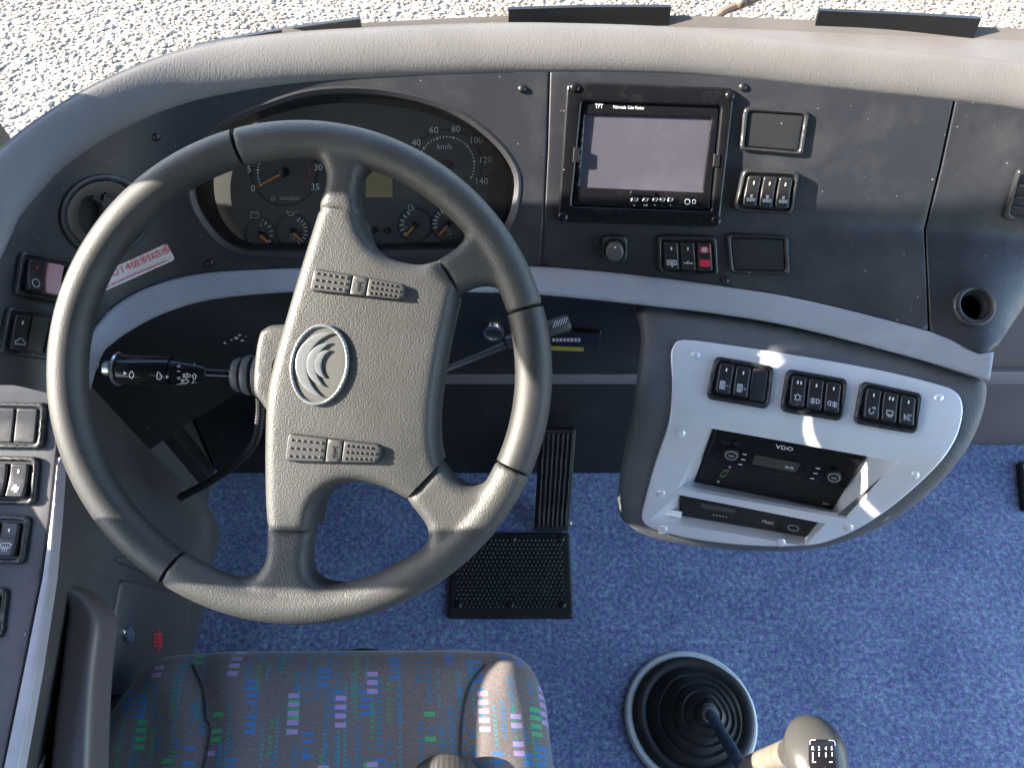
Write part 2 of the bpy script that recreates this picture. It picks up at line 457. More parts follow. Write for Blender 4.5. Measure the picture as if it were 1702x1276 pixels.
def glass_mat(name, ior, tint=1.0, rough=.02, haze=0):
    m = bpy.data.materials.new(name); m.use_nodes = True; n = m.node_tree; n.nodes.clear()
    o = n.nodes.new('ShaderNodeOutputMaterial'); mx = n.nodes.new('ShaderNodeMixShader'); t = n.nodes.new('ShaderNodeBsdfTransparent'); g = n.nodes.new('ShaderNodeBsdfGlossy'); f = n.nodes.new('ShaderNodeFresnel')
    t.inputs[0].default_value = (tint, tint, tint, 1); g.inputs['Roughness'].default_value = rough; f.inputs[0].default_value = ior
    n.links.new(f.outputs[0], mx.inputs[0]); n.links.new(t.outputs[0], mx.inputs[1]); n.links.new(g.outputs[0], mx.inputs[2]); n.links.new(mx.outputs[0], o.inputs[0])
    if haze:
        d = n.nodes.new('ShaderNodeBsdfDiffuse'); d.inputs[0].default_value = (.55, .54, .52, 1); m2 = n.nodes.new('ShaderNodeMixShader'); t2 = n.nodes.new('ShaderNodeTexNoise'); t2.inputs['Scale'].default_value = 22; t2.inputs['Detail'].default_value = 5
        q = n.nodes.new('ShaderNodeMath'); q.operation = 'MULTIPLY'; q.inputs[1].default_value = haze * 2; n.links.new(t2.outputs[0], q.inputs[0]); n.links.new(q.outputs[0], m2.inputs[0])
        n.links.new(mx.outputs[0], m2.inputs[1]); n.links.new(d.outputs[0], m2.inputs[2]); n.links.new(m2.outputs[0], o.inputs[0])
    return m
M['lens'] = glass_mat('clear_lens', 1.28, .9, .06, .006)
M['glass'] = glass_mat('window_glass', 1.3, .97, .0)

def carpet_mat():
    m = bpy.data.materials.new('blue_carpet'); m.use_nodes = True; n = m.node_tree; b = n.nodes['Principled BSDF']; L = n.links.new
    tc = n.nodes.new('ShaderNodeTexCoord'); b.inputs['Roughness'].default_value = .85; b.inputs['Specular IOR Level'].default_value = .25
    b.inputs['Sheen Weight'].default_value = .15
    def nz(s, d, r): 
        t = n.nodes.new('ShaderNodeTexNoise'); t.inputs['Scale'].default_value = s; t.inputs['Detail'].default_value = d; t.inputs['Roughness'].default_value = r; L(tc.outputs['Object'], t.inputs['Vector']); return t.outputs['Fac']
    r = n.nodes.new('ShaderNodeValToRGB'); e = r.color_ramp.elements
    e[0].position = .30; e[0].color = (.070, .095, .185, 1); e[1].position = .72; e[1].color = (.62, .68, .78, 1)
    x = e.new(.47); x.color = (.165, .215, .375, 1); x = e.new(.58); x.color = (.30, .37, .55, 1)
    L(nz(105, 4, .85), r.inputs[0])
    r2 = n.nodes.new('ShaderNodeValToRGB'); r2.color_ramp.elements[0].position = .3; r2.color_ramp.elements[1].position = .7; r2.color_ramp.elements[0].color = (.72, .74, .80, 1); r2.color_ramp.elements[1].color = (1.2, 1.15, 1.1, 1)
    L(nz(7, 4, .6), r2.inputs[0])
    mx = n.nodes.new('ShaderNodeMix'); mx.data_type = 'RGBA'; mx.blend_type = 'MULTIPLY'; mx.inputs[0].default_value = 1; L(r.outputs[0], mx.inputs[6]); L(r2.outputs[0], mx.inputs[7]); hs = n.nodes.new('ShaderNodeHueSaturation'); mr = n.nodes.new('ShaderNodeMapRange'); mr.inputs['To Min'].default_value = .44; mr.inputs['To Max'].default_value = .56; mr.inputs['From Min'].default_value = .3; mr.inputs['From Max'].default_value = .7
    tn = n.nodes.new('ShaderNodeTexNoise'); tn.inputs['Scale'].default_value = 70; tn.inputs['Detail'].default_value = 2; mp = n.nodes.new('ShaderNodeMapping'); mp.inputs['Location'].default_value = (7, 3, 1); L(tc.outputs['Object'], mp.inputs[0]); L(mp.outputs[0], tn.inputs['Vector'])
    L(tn.outputs['Fac'], mr.inputs['Value']); L(mr.outputs[0], hs.inputs['Hue']); L(mx.outputs[2], hs.inputs['Color']); L(hs.outputs[0], b.inputs['Base Color'])
    bp = n.nodes.new('ShaderNodeBump'); bp.inputs['Strength'].default_value = .6; bp.inputs['Distance'].default_value = .003; L(nz(320, 4, .7), bp.inputs['Height']); L(bp.outputs[0], b.inputs['Normal'])
    return m
M['carpet'] = carpet_mat()
def seat_mat():
    m = bpy.data.materials.new('seat_moquette'); m.use_nodes = True; n = m.node_tree; b = n.nodes['Principled BSDF']; L = n.links.new
    b.inputs['Roughness'].default_value = .9; b.inputs['Specular IOR Level'].default_value = .2; b.inputs['Sheen Weight'].default_value = .35; b.inputs['Sheen Roughness'].default_value = .4
    tc = n.nodes.new('ShaderNodeTexCoord'); sp = n.nodes.new('ShaderNodeSeparateXYZ'); L(tc.outputs['Object'], sp.inputs[0])
    def mth(op, a, b_=None, c=None):
        x = n.nodes.new('ShaderNodeMath'); x.operation = op
        for i, q in enumerate((a, b_, c)):
            if q is None: continue
            if isinstance(q, (int, float)): x.inputs[i].default_value = q
            else: L(q, x.inputs[i])
        return x.outputs[0]
    def wn(a, b_, seed):
        c = n.nodes.new('ShaderNodeCombineXYZ'); L(a, c.inputs[0]); L(b_, c.inputs[1]) if b_ is not None else None; c.inputs[2].default_value = seed
        t = n.nodes.new('ShaderNodeTexWhiteNoise'); L(c.outputs[0], t.inputs[0]); return t.outputs[0]
    base = (.072, .068, .088)
    nz = n.nodes.new('ShaderNodeTexNoise'); nz.inputs['Scale'].default_value = 700; nz.inputs['Detail'].default_value = 2; L(tc.outputs['Object'], nz.inputs['Vector'])
    r = n.nodes.new('ShaderNodeValToRGB'); r.color_ramp.elements[0].position = .3; r.color_ramp.elements[1].position = .7
    r.color_ramp.elements[0].color = (.090, .078, .078, 1); r.color_ramp.elements[1].color = (.175, .155, .152, 1); L(nz.outputs[0], r.inputs[0]); cur = r.outputs[0]
    def layer(cur, colw, dashh, colour, dens, seed, fillx, run, strength=.85):
        xx = mth('ADD', sp.outputs[0], mth('MULTIPLY', sp.outputs[1], .10))
        cx_ = mth('DIVIDE', xx, colw); ci = mth('FLOOR', cx_); cf = mth('FRACT', cx_)
        yo = mth('ADD', mth('DIVIDE', sp.outputs[1], dashh), mth('MULTIPLY', wn(ci, None, seed), 37.0))
        ri = mth('FLOOR', yo); rf = mth('FRACT', yo); gi = mth('FLOOR', mth('DIVIDE', yo, run))
        on = mth('LESS_THAN', wn(ci, gi, seed + 1.3), dens)
        inr = mth('MULTIPLY', mth('LESS_THAN', cf, fillx), mth('LESS_THAN', rf, .55))
        jit = mth('GREATER_THAN', wn(ci, ri, seed + 2.7), .12)
        f = mth('MULTIPLY', mth('MULTIPLY', mth('MULTIPLY', on, inr), jit), strength)
        mx = n.nodes.new('ShaderNodeMix'); mx.data_type = 'RGBA'; L(f, mx.inputs[0]); L(cur, mx.inputs[6]); mx.inputs[7].default_value = (*colour, 1)
        return mx.outputs[2]
    cur = layer(cur, .013, .0062, (.03, .15, .28), .36, 3.1, .6, 7, .75)
    cur = layer(cur, .0085, .0055, (.03, .22, .28), .20, 9.4, .5, 9, .7)
    cur = layer(cur, .018, .0085, (.035, .15, .40), .13, 15.2, .75, 4, .8)
    cur = layer(cur, .019, .0095, (.05, .36, .12), .09, 21.9, .72, 4, .85)
    cur = layer(cur, .0105, .006, (.05, .24, .09), .07, 27.4, .5, 8, .75)
    cur = layer(cur, .020, .0105, (.34, .24, .46), .10, 33.8, .68, 5, .85)
    L(cur, b.inputs['Base Color'])
    bp = n.nodes.new('ShaderNodeBump'); bp.inputs['Strength'].default_value = .35; bp.inputs['Distance'].default_value = .0012; L(nz.outputs[0], bp.inputs['Height']); L(bp.outputs[0], b.inputs['Normal'])
    return m
M['seat'] = seat_mat()
M['gravelbase'] = mat('gravel_bed', (.25, .213, .175), .9, var=(3, .2), bump=('noise', 60, .5, .01))
def pebble_mat():
    m = bpy.data.materials.new('white_pebbles'); m.use_nodes = True; n = m.node_tree; b = n.nodes['Principled BSDF']; b.inputs['Roughness'].default_value = .8
    tc = n.nodes.new('ShaderNodeTexCoord'); g = n.nodes.new('ShaderNodeNewGeometry')
    r = n.nodes.new('ShaderNodeValToRGB'); r.color_ramp.elements[0].color = (.165, .14, .112, 1); r.color_ramp.elements[1].color = (.275, .237, .195, 1); r.color_ramp.elements[1].position = .6
    n.links.new(g.outputs['Random Per Island'], r.inputs[0])
    t = n.nodes.new('ShaderNodeTexNoise'); t.inputs['Scale'].default_value = .9; t.inputs['Detail'].default_value = 3; n.links.new(tc.outputs['Object'], t.inputs['Vector'])
    r2 = n.nodes.new('ShaderNodeValToRGB'); r2.color_ramp.elements[0].position = .3; r2.color_ramp.elements[0].color = (.74, .64, .55, 1); r2.color_ramp.elements[1].position = .55; n.links.new(t.outputs[0], r2.inputs[0])
    mx = n.nodes.new('ShaderNodeMix'); mx.data_type = 'RGBA'; mx.blend_type = 'MULTIPLY'; mx.inputs[0].default_value = 1; n.links.new(r.outputs[0], mx.inputs[6]); n.links.new(r2.outputs[0], mx.inputs[7]); n.links.new(mx.outputs[2], b.inputs['Base Color'])
    return m
M['pebble'] = pebble_mat()

# ================================================================== SETTING
GZ = -1.15
structure(Geo().add([(-60, -60, GZ), (60, -60, GZ), (60, 60, GZ), (-60, 60, GZ)], [[0, 1, 2, 3]]).build('ground', M['gravelbase'], smooth=None))
def pebbles():
    bm = bmesh.new(); bmesh.ops.create_icosphere(bm, subdivisions=1, radius=1); base = np.array([v.co[:] for v in bm.verts]); F0 = np.array([[v.index for v in f.verts] for f in bm.faces]); bm.free()
    rng = np.random.default_rng(3); x0, x1, y0, y1 = -5.2, 5.2, 1.6, 6.4; pts = []
    sp = .030
    for j, y in enumerate(np.arange(y0, y1, sp * .8)):
        for x in np.arange(x0, x1, sp): pts.append((x + (sp / 2 if j % 2 else 0), y))
    pts = np.array(pts); pts += rng.normal(0, sp * .28, pts.shape); n = len(pts)
    s = rng.uniform(.007, .018, n) * (1 + .5 * (rng.random(n) > .93)); ax = rng.uniform(.7, 1.35, (n, 3)); ax[:, 2] *= .36
    yaw = rng.uniform(0, 6.283, n); c, sn = np.cos(yaw), np.sin(yaw)
    V = base[None] * (ax * s[:, None])[:, None, :] * (1 + rng.uniform(-.16, .16, (n, len(base), 1)))
    X = V[:, :, 0] * c[:, None] - V[:, :, 1] * sn[:, None]; Y = V[:, :, 0] * sn[:, None] + V[:, :, 1] * c[:, None]
    V = np.stack([X + pts[:, 0:1], Y + pts[:, 1:2], V[:, :, 2] + GZ + rng.uniform(-.002, .008, n)[:, None]], 2)
    F = F0[None] + (np.arange(n) * len(base))[:, None, None]
    me = bpy.data.meshes.new('gravel'); me.vertices.add(n * len(base)); me.vertices.foreach_set('co', V.ravel())
    nf = n * len(F0); me.loops.add(nf * 3); me.loops.foreach_set('vertex_index', F.ravel().astype(np.int32)); me.polygons.add(nf)
    me.polygons.foreach_set('loop_start', np.arange(0, nf * 3, 3, dtype=np.int32)); me.update(calc_edges=True); me.validate()
    o = finish('gravel', me, M['pebble'], smooth=60); tag(o, 'bright white gravel outside beyond the windscreen', 'gravel', kind='stuff')
pebbles()
# carpet floor, bulkhead, left wall with its window posts, roof
FLOOR = XYSurf(0)
structure(Geo().add([(-.70, -1.2, 0), (1.7, -1.2, 0), (1.7, .86, 0), (-.70, .86, 0)], [[0, 1, 2, 3]]).build('floor', M['carpet'], smooth=None))
bw = Geo(); box(bw, (.5, .85, .42), 2.4, .04, .85); bw = structure(bw.build('front_wall', M['bulk'], smooth=None))
mo = Geo(); box(mo, (.5, .825, .312), 2.38, .016, .045, bev=.005); mo.build('moulding', M['stripe'], bw)
lw = Geo(); box(lw, (-.715, -.25, .4325), .05, 1.94, .945); box(lw, (-.716, .83, .40), .048, .255, .84); box(lw, (-.717, .7725, .48), .046, .145, 1.04); lw = structure(lw.build('wall_left', M['wallgrey'], smooth=None))  # the two front boxes are added to stop sun streaks on the floor
def post(y0, y1, x=-.715):
    g = Geo(); box(g, (x, (y0 + y1) / 2, 1.56), .05, y1 - y0, 1.46, bev=.006); g.build('window_post', M['dark'], lw)
post(.565, .695); post(.235, .287)
hd = Geo(); box(hd, (-.717, -.27, 1.83), .045, 1.668, .93); hd.build('sun_block_header', M['dark'], lw); post(-1.3, -1.1)  # unseen header, lower edge set to keep sun off the console plate
rw = Geo(); box(rw, (.5, -1.38, 1.1), 2.5, .05, 2.4); structure(rw.build('rear_sky_blocker', M['wallgrey'], smooth=None))  # unseen, added behind the camera to cut sky light from the rear
tb = Geo().add([(-.68, .822, .288), (.30, .822, .288), (.30, .755, .003), (-.68, .755, .003)], [[0, 3, 2, 1]]); tb.build('footwell_shade_sheet', M['mat'], bw, smooth=None)  # black sheet standing in for the deep shade of the footwell
rf = Geo(); box(rf, (.45, -.05, 2.32), 2.45, 2.7, .05); structure(rf.build('ceiling', M['wall'], smooth=None))

# ================================================================== DASHBOARD
dash = thing('dashboard', 'curved coach dashboard with grey padded top, dark panels and pale lower trim', 'dashboard', (0, .8, .3))
# stations: top (under pad) / crease / bottom / trim lower edge, each pixel + height
TOP = [(-95, 640, .985), (-40, 520, 1.015), (10, 410, 1.036), (45, 345, 1.044), (120, 268, 1.044), (220, 207, 1.044), (330, 166, 1.044), (480, 140, 1.044), (640, 128, 1.044), (800, 122, 1.044), (915, 120, 1.044), (1100, 122, 1.044), (1240, 131, 1.044), (1400, 148, 1.044), (1590, 168, 1.044), (1702, 182, 1.044), (1900, 215, 1.044)]
MID = [(25, 640, .935), (55, 570, .955), (85, 490, .965), (100, 460, .968), (145, 405, .965), (232, 362, .955), (330, 345, .945), (478, 355, .930), (640, 365, .918), (795, 370, .914), (905, 372, .913), (1085, 373, .913), (1225, 375, .913), (1365, 378, .912), (1538, 382, .910), (1645, 392, .908), (1800, 400, .906)]
BOT = [(140, 668, .88), (142, 620, .895), (150, 560, .905), (165, 535, .905), (195, 505, .900), (245, 478, .890), (330, 455, .875), (475, 446, .862), (640, 442, .855), (790, 441, .853), (900, 443, .853), (1075, 459, .853), (1210, 477, .853), (1345, 500, .853), (1546, 551, .851), (1652, 585, .850), (1740, 470, .850)]
TRM = [(150, 700, .86), (148, 652, .872), (168, 592, .884), (188, 570, .884), (220, 548, .880), (270, 522, .870), (345, 499, .857), (478, 486, .845), (640, 484, .838), (790, 486, .835), (900, 490, .835), (1075, 508, .835), (1200, 523, .835), (1330, 546, .835), (1530, 598, .833), (1645, 632, .832)]
P3 = lambda L: [atz(*p) for p in L]
top3, mid3, bot3, trm3 = P3(TOP), P3(MID), P3(BOT), P3(TRM)
over = [p + (p - q).normalized() * .02 for p, q in zip(top3, mid3)]
under = [p + (p - q).normalized() * .015 for p, q in zip(bot3, mid3)]
V, Fc = loft([over, top3, mid3, bot3, under], 5, 3, False)
DASH = MeshSurf(V, Fc)
up_top = lambda pts, d: [(u, v - d) for u, v, z in pts]
topc = [Vector((u, v - 10)) for u, v, z in TOP]; botc = [Vector((u, v)) for u, v, z in BOT]
topS = cat(topc, 4); botS = cat(botc, 4)
def sub(c, x0, x1): return [p for p in c if x0 <= p.x <= x1]
cl_out = cat([(314, 320), (325, 356), (356, 398), (392, 421), (440, 427), (560, 427), (680, 425), (780, 420), (828, 402), (850, 370), (862, 325), (860, 282), (829, 236), (776, 193), (723, 169), (653, 152), (582, 146), (512, 151), (441, 172), (370, 204), (335, 239), (316, 280)], 3, True)
# --- three facing panels with real gaps between them
i0 = topS[0]; b0 = botS[0]
left_out = [p for p in topS if p.x < 912] + [Vector((912, 110)), Vector((908, 250)), Vector((902, 372)), Vector((897, 443))] + [p for p in botS if p.x < 895][::-1]
vent_c = (173, 358)
instr = patch('instrument_panel', left_out, DASH, M['panel'], dash, h=0, thick=.012, holes=[inset(cl_out, 4), ell(173, 358, 70, 63)], step=13, rnd=(3, .0015), rhole=False)
cen_out = [Vector((915, 110))] + sub(topS, 916, 1583) + [Vector((1587, 158)), Vector((1562, 275)), Vector((1536, 382)), Vector((1540, 470)), Vector((1543, 550))] + sub(botS, 902, 1540)[::-1] + [Vector((900, 443)), Vector((905, 372)), Vector((911, 250))]
cenp = patch('centre_panel', cen_out, DASH, M['panel'], dash, h=0, thick=.012, step=14, rnd=(3, .0015))
rt_out = [Vector((1591, 158))] + sub(topS, 1592, 1880) + [Vector((1790, 400)), Vector((1738, 460)), Vector((1702, 512)), Vector((1672, 556)), Vector((1654, 582))] + sub(botS[:-5], 1550, 1650)[::-1] + [Vector((1547, 550)), Vector((1543, 470)), Vector((1540, 382)), Vector((1565, 280))]
hole_c = (1617, 510)
rightp = patch('right_panel', rt_out, DASH, M['panel'], dash, h=0, thick=.012, step=14, rnd=(3, .0015), holes=[ell(1617, 510, 24, 22)], rhole=False)
# backing so that gaps read dark
V2 = [p + (DASH.N[0] * 0) for p in V]
bk = Geo(); Vb, Fb = loft([[q - Vector((0, -.02, .012)) for q in r] for r in (top3[3:-1], mid3[3:-1], bot3[3:-1])], 3, 2, False)
sideg = [p for p in Vb]
# --- trim ledge
V, Fc = loft([[p + (p - q).normalized() * .01 for p, q in zip(bot3[:16], trm3)], bot3[:16], trm3, [q + (q - p).normalized() * .02 - Vector((0, 0, .012)) for p, q in zip(bot3[:16], trm3)]], 5, 3, False)
TRIM = MeshSurf(V, Fc)
trS = cat([Vector((u, v)) for u, v, z in TRM], 4)
trim_out = botS[1:61] + trS[1:][::-1]
patch('trim_ledge', trim_out, TRIM, M['trim'], dash, h=.004, thick=.03, step=11, rnd=(9, .004))
# --- padded roll on top and the shelf behind it
PO = [(-190, 560, .99), (-125, 430, 1.03), (-60, 325, 1.06), (0, 262, 1.068), (80, 200, 1.07), (185, 139, 1.07), (320, 89, 1.07), (470, 66, 1.07), (640, 55, 1.07), (800, 49, 1.07), (920, 49, 1.07), (1110, 56, 1.07), (1255, 73, 1.07), (1425, 90, 1.07), (1610, 106, 1.07), (1725, 119, 1.07), (1930, 150, 1.07)]
po3 = P3(PO)
rows = [[] for _ in range(11)]
for a, b in zip(top3, po3):
    d = b - a
    for k in range(11):
        if k == 0: p = a + Vector((0, 0, -.004)) + d * .06
        else:
            t = (k - 1) / 9; an = math.pi * t
            p = a + d * (.5 - .5 * math.cos(an)) + Vector((0, 0, .017 * math.sin(an) ** .8 if 0 < t < 1 else 0))
            if k == 10: p = b + Vector((0, 0, -.03))
        rows[k].append(p)
V, Fc = loft(rows, 6, 2, True)
Geo().add(V, Fc).build('top_pad', M['pad'], dash, 60, fix=True)
SH = [(470, 66), (640, 55), (800, 47), (920, 44), (1110, 45), (1255, 49), (1430, 57), (1610, 64), (1725, 70), (1930, 92)]
sh3 = [atz(u, v, 1.064) for u, v in SH]; in3 = [p - Vector((0, .004, .008)) for p in po3[7:]]
V, Fc = loft([in3, [a.lerp(b, .5) + Vector((0, 0, .003)) for a, b in zip(in3, sh3)], sh3, [p + Vector((0, .012, -.012)) for p in sh3], [p + Vector((0, .02, -.25)) for p in sh3]], 5, 3, True)
Geo().add(V, Fc).build('rear_shelf', M['shelf'], dash, 50, fix=True)
# --- screws of the panels
for (u, v, par) in ((868, 148, instr), (260, 228, instr), (348, 438, instr), (1235, 145, cenp), (1205, 466, cenp)):
    dome(DASH, u, v, 7.5, .0035).build('screw', M['black'], par)
# --- knee panels under the trim
KN = FuncSurf(lambda u, v: .835 - (v - 490) * .00130)
kn_out = [p for p in trS if 140 < p.x < 560][3:] + [Vector((560, 640)), Vector((440, 640)), Vector((385, 660)), Vector((310, 706)), Vector((246, 750)), Vector((150, 660))]
kn_out = [Vector((150, 615)), Vector((190, 562)), Vector((240, 530)), Vector((310, 503)), Vector((400, 486)), Vector((620, 476)), Vector((620, 640)), Vector((440, 640)), Vector((385, 660)), Vector((310, 706)), Vector((246, 750)), Vector((150, 662))]
knl = patch('knee_panel', kn_out, KN, M['knee'], dash, h=-.002, thick=.004, step=22)
dome(KN, 160, 608, 6, .004).build('screw', M['metal'], knl)
g = Geo()
for (u, v, s) in ((392, 563, 6), (402, 567, 5), (398, 558, 4), (385, 566, 3), (373, 571, 4), (408, 560, 2)): fill(g, [Vector((u + s * random.uniform(.4, 1) * math.cos(a), v + s * .5 * random.uniform(.4, 1) * math.sin(a))) for a in np.arange(0, 6.2, .7)], KN, -.0012)
g.build('scuff_mark', M['white'], knl, None)
V, Fc = loft([[atz(u, v - 8, .84) for u, v in ((600, 478), (760, 480), (920, 486), (1000, 494), (1075, 504))], [aty(u, 560, .70) for u in (600, 760, 920, 1000, 1075)], [aty(u, 624, .815) for u in (600, 760, 920, 1000, 1075)]], 3, 4, True)
KNR = MeshSurf(V, Fc)
knr = patch('knee_panel', [(605, 478), (760, 480), (920, 487), (1000, 496), (1072, 508), (1072, 622), (605, 622)], KNR, M['knee'], dash, h=0, thick=.004, step=25)

# --- console bulge on the right
PSI = R(11.6); A_ = Vector((math.cos(PSI), -math.sin(PSI), 0)); N_ = Vector((-math.sin(PSI), -math.cos(PSI), 0)); O_ = Vector((.205, .553, 0))
prof = cat([(-.10, .842, 0), (-.055, .832, 0), (0, .816, 0), (.055, .799, 0), (.085, .780, 0), (.104, .745, 0), (.120, .70, 0), (.133, .65, 0), (.143, .60, 0), (.151, .55, 0), (.156, .50, 0), (.158, .45, 0), (.15, .41, 0), (.08, .38, 0)], 4)
V = []; Fc = []; nq = 14
for i in range(nq + 1):
    q = -.15 + .75 * i / nq
    for p in prof: V.append(O_ + A_ * q + N_ * p.x + Vector((0, 0, p.y)))
m = len(prof)
for i in range(nq):
    for j in range(m - 1): Fc.append([i * m + j, (i + 1) * m + j, (i + 1) * m + j + 1, i * m + j + 1])
CON = MeshSurf(V, Fc)
body_out = cat([(1060, 500), (1150, 512), (1250, 526), (1400, 556), (1500, 582), (1600, 614), (1642, 628), (1648, 652), (1637, 698), (1612, 752), (1566, 812), (1492, 872), (1418, 906), (1345, 924), (1250, 926), (1130, 914), (1058, 894), (1034, 864), (1034, 820), (1048, 740), (1058, 650), (1066, 590), (1066, 540)], 3, True)
cut_radio = [(1174, 708), (1493, 765), (1408, 858), (1127, 808)]
cut_slot = [(1128, 818), (1372, 866), (1337, 903), (1080, 859)]
cut1 = rquad(inset(cut_radio, -5), 3); cut2 = rquad(inset(cut_slot, -2), 3)
bigcut = [(1168, 702), (1500, 762), (1372, 872), (1335, 908), (1074, 862), (1122, 812)]
patch('console_body', body_out, CON, M['body'], dash, h=0, thick=.14, step=11, rnd=(24, .014), holes=[bigcut], rhole=False, hskirt=False, sdir=lambda u, v: (-N_ + Vector((0, 0, -.35 - 1.9 * min(1, max(0, (v - 780) / 90))))).normalized())
plate_out = cat([(1118, 578), (1137, 566), (1220, 576), (1300, 588), (1450, 614), (1550, 638), (1586, 652), (1598, 678), (1591, 718), (1572, 753), (1540, 788), (1490, 832), (1440, 867), (1390, 891), (1340, 903), (1250, 903), (1150, 892), (1088, 876), (1068, 860), (1072, 832), (1092, 760), (1112, 700), (1117, 640), (1115, 600)], 4, True)
plate = patch('console_plate', plate_out, CON, M['silver'], dash, h=.004, thick=.006, step=10, rnd=(3.5, .0015), holes=[rquad(cut_radio, 2, 2), rquad(cut_slot, 2, 2)], rhole=False)
for (u, v) in ((1155, 591), (1558, 662), (1131, 717), (1098, 816), (1519, 786), (1410, 872), (1102, 876), (1298, 897)):
    dome(CON, u, v, 8.5, .003, h=.004, ry=6.5).build('rivet', M['silver'], plate)
# cavities behind the plate
cpt = CON(1280, 780)
RADN = (N_ * .93 + Vector((0, 0, .36))).normalized()
RAD = PlaneSurf(cpt - N_ * .026 - Vector((0, 0, .004)), RADN)
SLP = PlaneSurf(CON(1235, 862) - N_ * .018, RADN)
def cavity(opening, osurf, oh, inner, isurf, name, drop=None):
    a = resample(opening, 20); n = len(a); g = Geo(); V = [osurf(p.x, p.y, oh) for p in a]
    # match inner loop by fraction along each side
    b = []
    for i in range(4):
        p, q = Vector(opening[i]), Vector(opening[(i + 1) % 4]); L = (q - p).length; k = max(1, int(L / 20 + .5))
        for j in range(k): b.append(Vector(inner[i]).lerp(Vector(inner[(i + 1) % 4]), j / k))
    V += [isurf(p.x, p.y, -.002) for p in b]
    g.add(V, [[i, (i + 1) % n, n + (i + 1) % n, n + i] for i in range(n)]); return g.build(name, M['silver'], plate, 30)
cavity(cut_radio, CON, .003, [(1190, 700), (1446, 746), (1384, 848), (1154, 802)], RAD, 'radio_surround')
cavity(cut_slot, CON, .003, [(1132, 816), (1364, 860), (1340, 892), (1128, 856)], SLP, 'slot_surround')

# ================================================================== INSTRUMENT CLUSTER
cc = DASH(590, 290); cn = (DASH(590, 290, .01) - cc).normalized()
CLP = PlaneSurf(cc - cn * .030, cn)
clu = thing('instrument_cluster', 'dark instrument cluster behind the steering wheel with round dials and amber display', 'gauges', DASH(590, 420))
cl_in = cat([(357, 300), (362, 342), (380, 377), (412, 401), (470, 405), (620, 406), (770, 401), (815, 388), (838, 356), (846, 313), (838, 275), (815, 243), (765, 208), (700, 186), (640, 176), (582, 172), (520, 176), (450, 193), (395, 222), (366, 258)], 3, True)
def bridge(l1, s1, h1, l2, s2, h2, g=None, n=90):
    def rs(l):
        l = [Vector(p[:2]) for p in l]; L = [0]
        for i in range(len(l)): L.append(L[-1] + (l[(i + 1) % len(l)] - l[i]).length)
        o = []
        for k in range(n):
            t = L[-1] * k / n; i = max(j for j in range(len(l)) if L[j] <= t + 1e-9); o.append(l[i].lerp(l[(i + 1) % len(l)], (t - L[i]) / max(1e-9, L[i + 1] - L[i])))
        return o
    a, b = rs(l1), rs(l2); g = g or Geo()
    return g.add([s1(p.x, p.y, h1) for p in a] + [s2(p.x, p.y, h2) for p in b], [[i, (i + 1) % n, n + (i + 1) % n, n + i] for i in range(n)])
g = bridge(inset(cl_out, -3), DASH, .0005, inset(cl_out, 1), DASH, .0018); bridge(inset(cl_out, 1), DASH, .0018, inset(cl_out, 8), DASH, -.001, g); bridge(inset(cl_out, 8), DASH, -.001, cl_in, CLP, .004, g)
g.build('bezel', M['bezel'], clu, 40)
patch('dial_plate', inset(cl_in, -4), CLP, M['dial'], clu, h=0, thick=.004, step=30)
lens = patch('lens', inset(cl_out, 11), DASH, M['lens'], clu, h=-.004, thick=0, step=25)
def dial(cx, cy, r, big, labels, a0, a1, nd, redfrom, needle, unit=None, unitpos=None, dsz=11):
    rg = patch('dial_ring', ell(cx, cy, r + 3, n=40), CLP, M['dialwell'], clu, h=.0007, thick=.002, step=12, holes=[ell(cx, cy, r - 1, n=40)])
    g = Geo(); N = (len(labels) - 1) * nd if big else nd
    for k in range(N + 1):
        a = R(a0 + (a1 - a0) * k / N); mi = 1 if k / N >= redfrom else 0
        if big: 
            p = (cx + .80 * r * math.cos(a), cy - .80 * r * math.sin(a)); fill(g, ell(*p, 2.1 if k % nd == 0 else 1.4, n=8), CLP, .0012, mi=mi)
        else: stroke(g, [(cx + q * r * math.cos(a), cy - q * r * math.sin(a)) for q in (.72, .95)], 1.5, CLP, .0012, mi=mi)
    if big:
        for k, s in enumerate(labels):
            a = R(a0 + (a1 - a0) * k / (len(labels) - 1)); text(g, s, cx + (r * 1.07 + (3 if len(s) > 2 else 0)) * math.cos(a), cy - r * 1.05 * math.sin(a), dsz, CLP, .0012)
    if unit: text(g, unit, cx + unitpos[0], cy + unitpos[1], unitpos[2], CLP, .0012)
    g.build('dial_print', M['white'], clu, None, mats=[M['white'], M['redprint']])
    a = R(needle); ng = Geo(); dx, dy = math.cos(a), -math.sin(a); px, py = -dy, dx
    L = r * (.86 if big else .9)
    q = [Vector((cx - dx * r * .1 + px * 1.9, cy - dy * r * .1 + py * 1.9)), Vector((cx + dx * L + px * .9, cy + dy * L + py * .9)), Vector((cx + dx * L - px * .9, cy + dy * L - py * .9)), Vector((cx - dx * r * .1 - px * 1.9, cy - dy * r * .1 - py * 1.9))]
    pgeo(q, CLP, h=.006, thick=.002, step=50, g=ng)
    ng.build('needle', M['orange'], clu, None)
    dome(CLP, cx, cy, r * (.16 if big else .2), .008).build('needle_cap', M['black'], clu)
dial(472, 287, 54, True, ['0', '5', '10', '15', '20', '25', '30', '35'], 208, -25, 5, .68, 208, 'r/min', (0, -33, 8))
dial(742, 274, 58, True, ['0', '20', '40', '60', '80', '100', '120', '140'], 212, -27, 5, 2, 212, 'km/h', (-3, -30, 9))
dial(432, 388, 24, False, [], 60, -60, 5, .9, -42)
dial(486, 384, 27, False, [], 60, -60, 8, 2, -42)
dial(690, 374, 27, False, [], 120, 240, 6, .9, 228)
dial(746, 372, 28, False, [], 120, 240, 8, .65, 228)
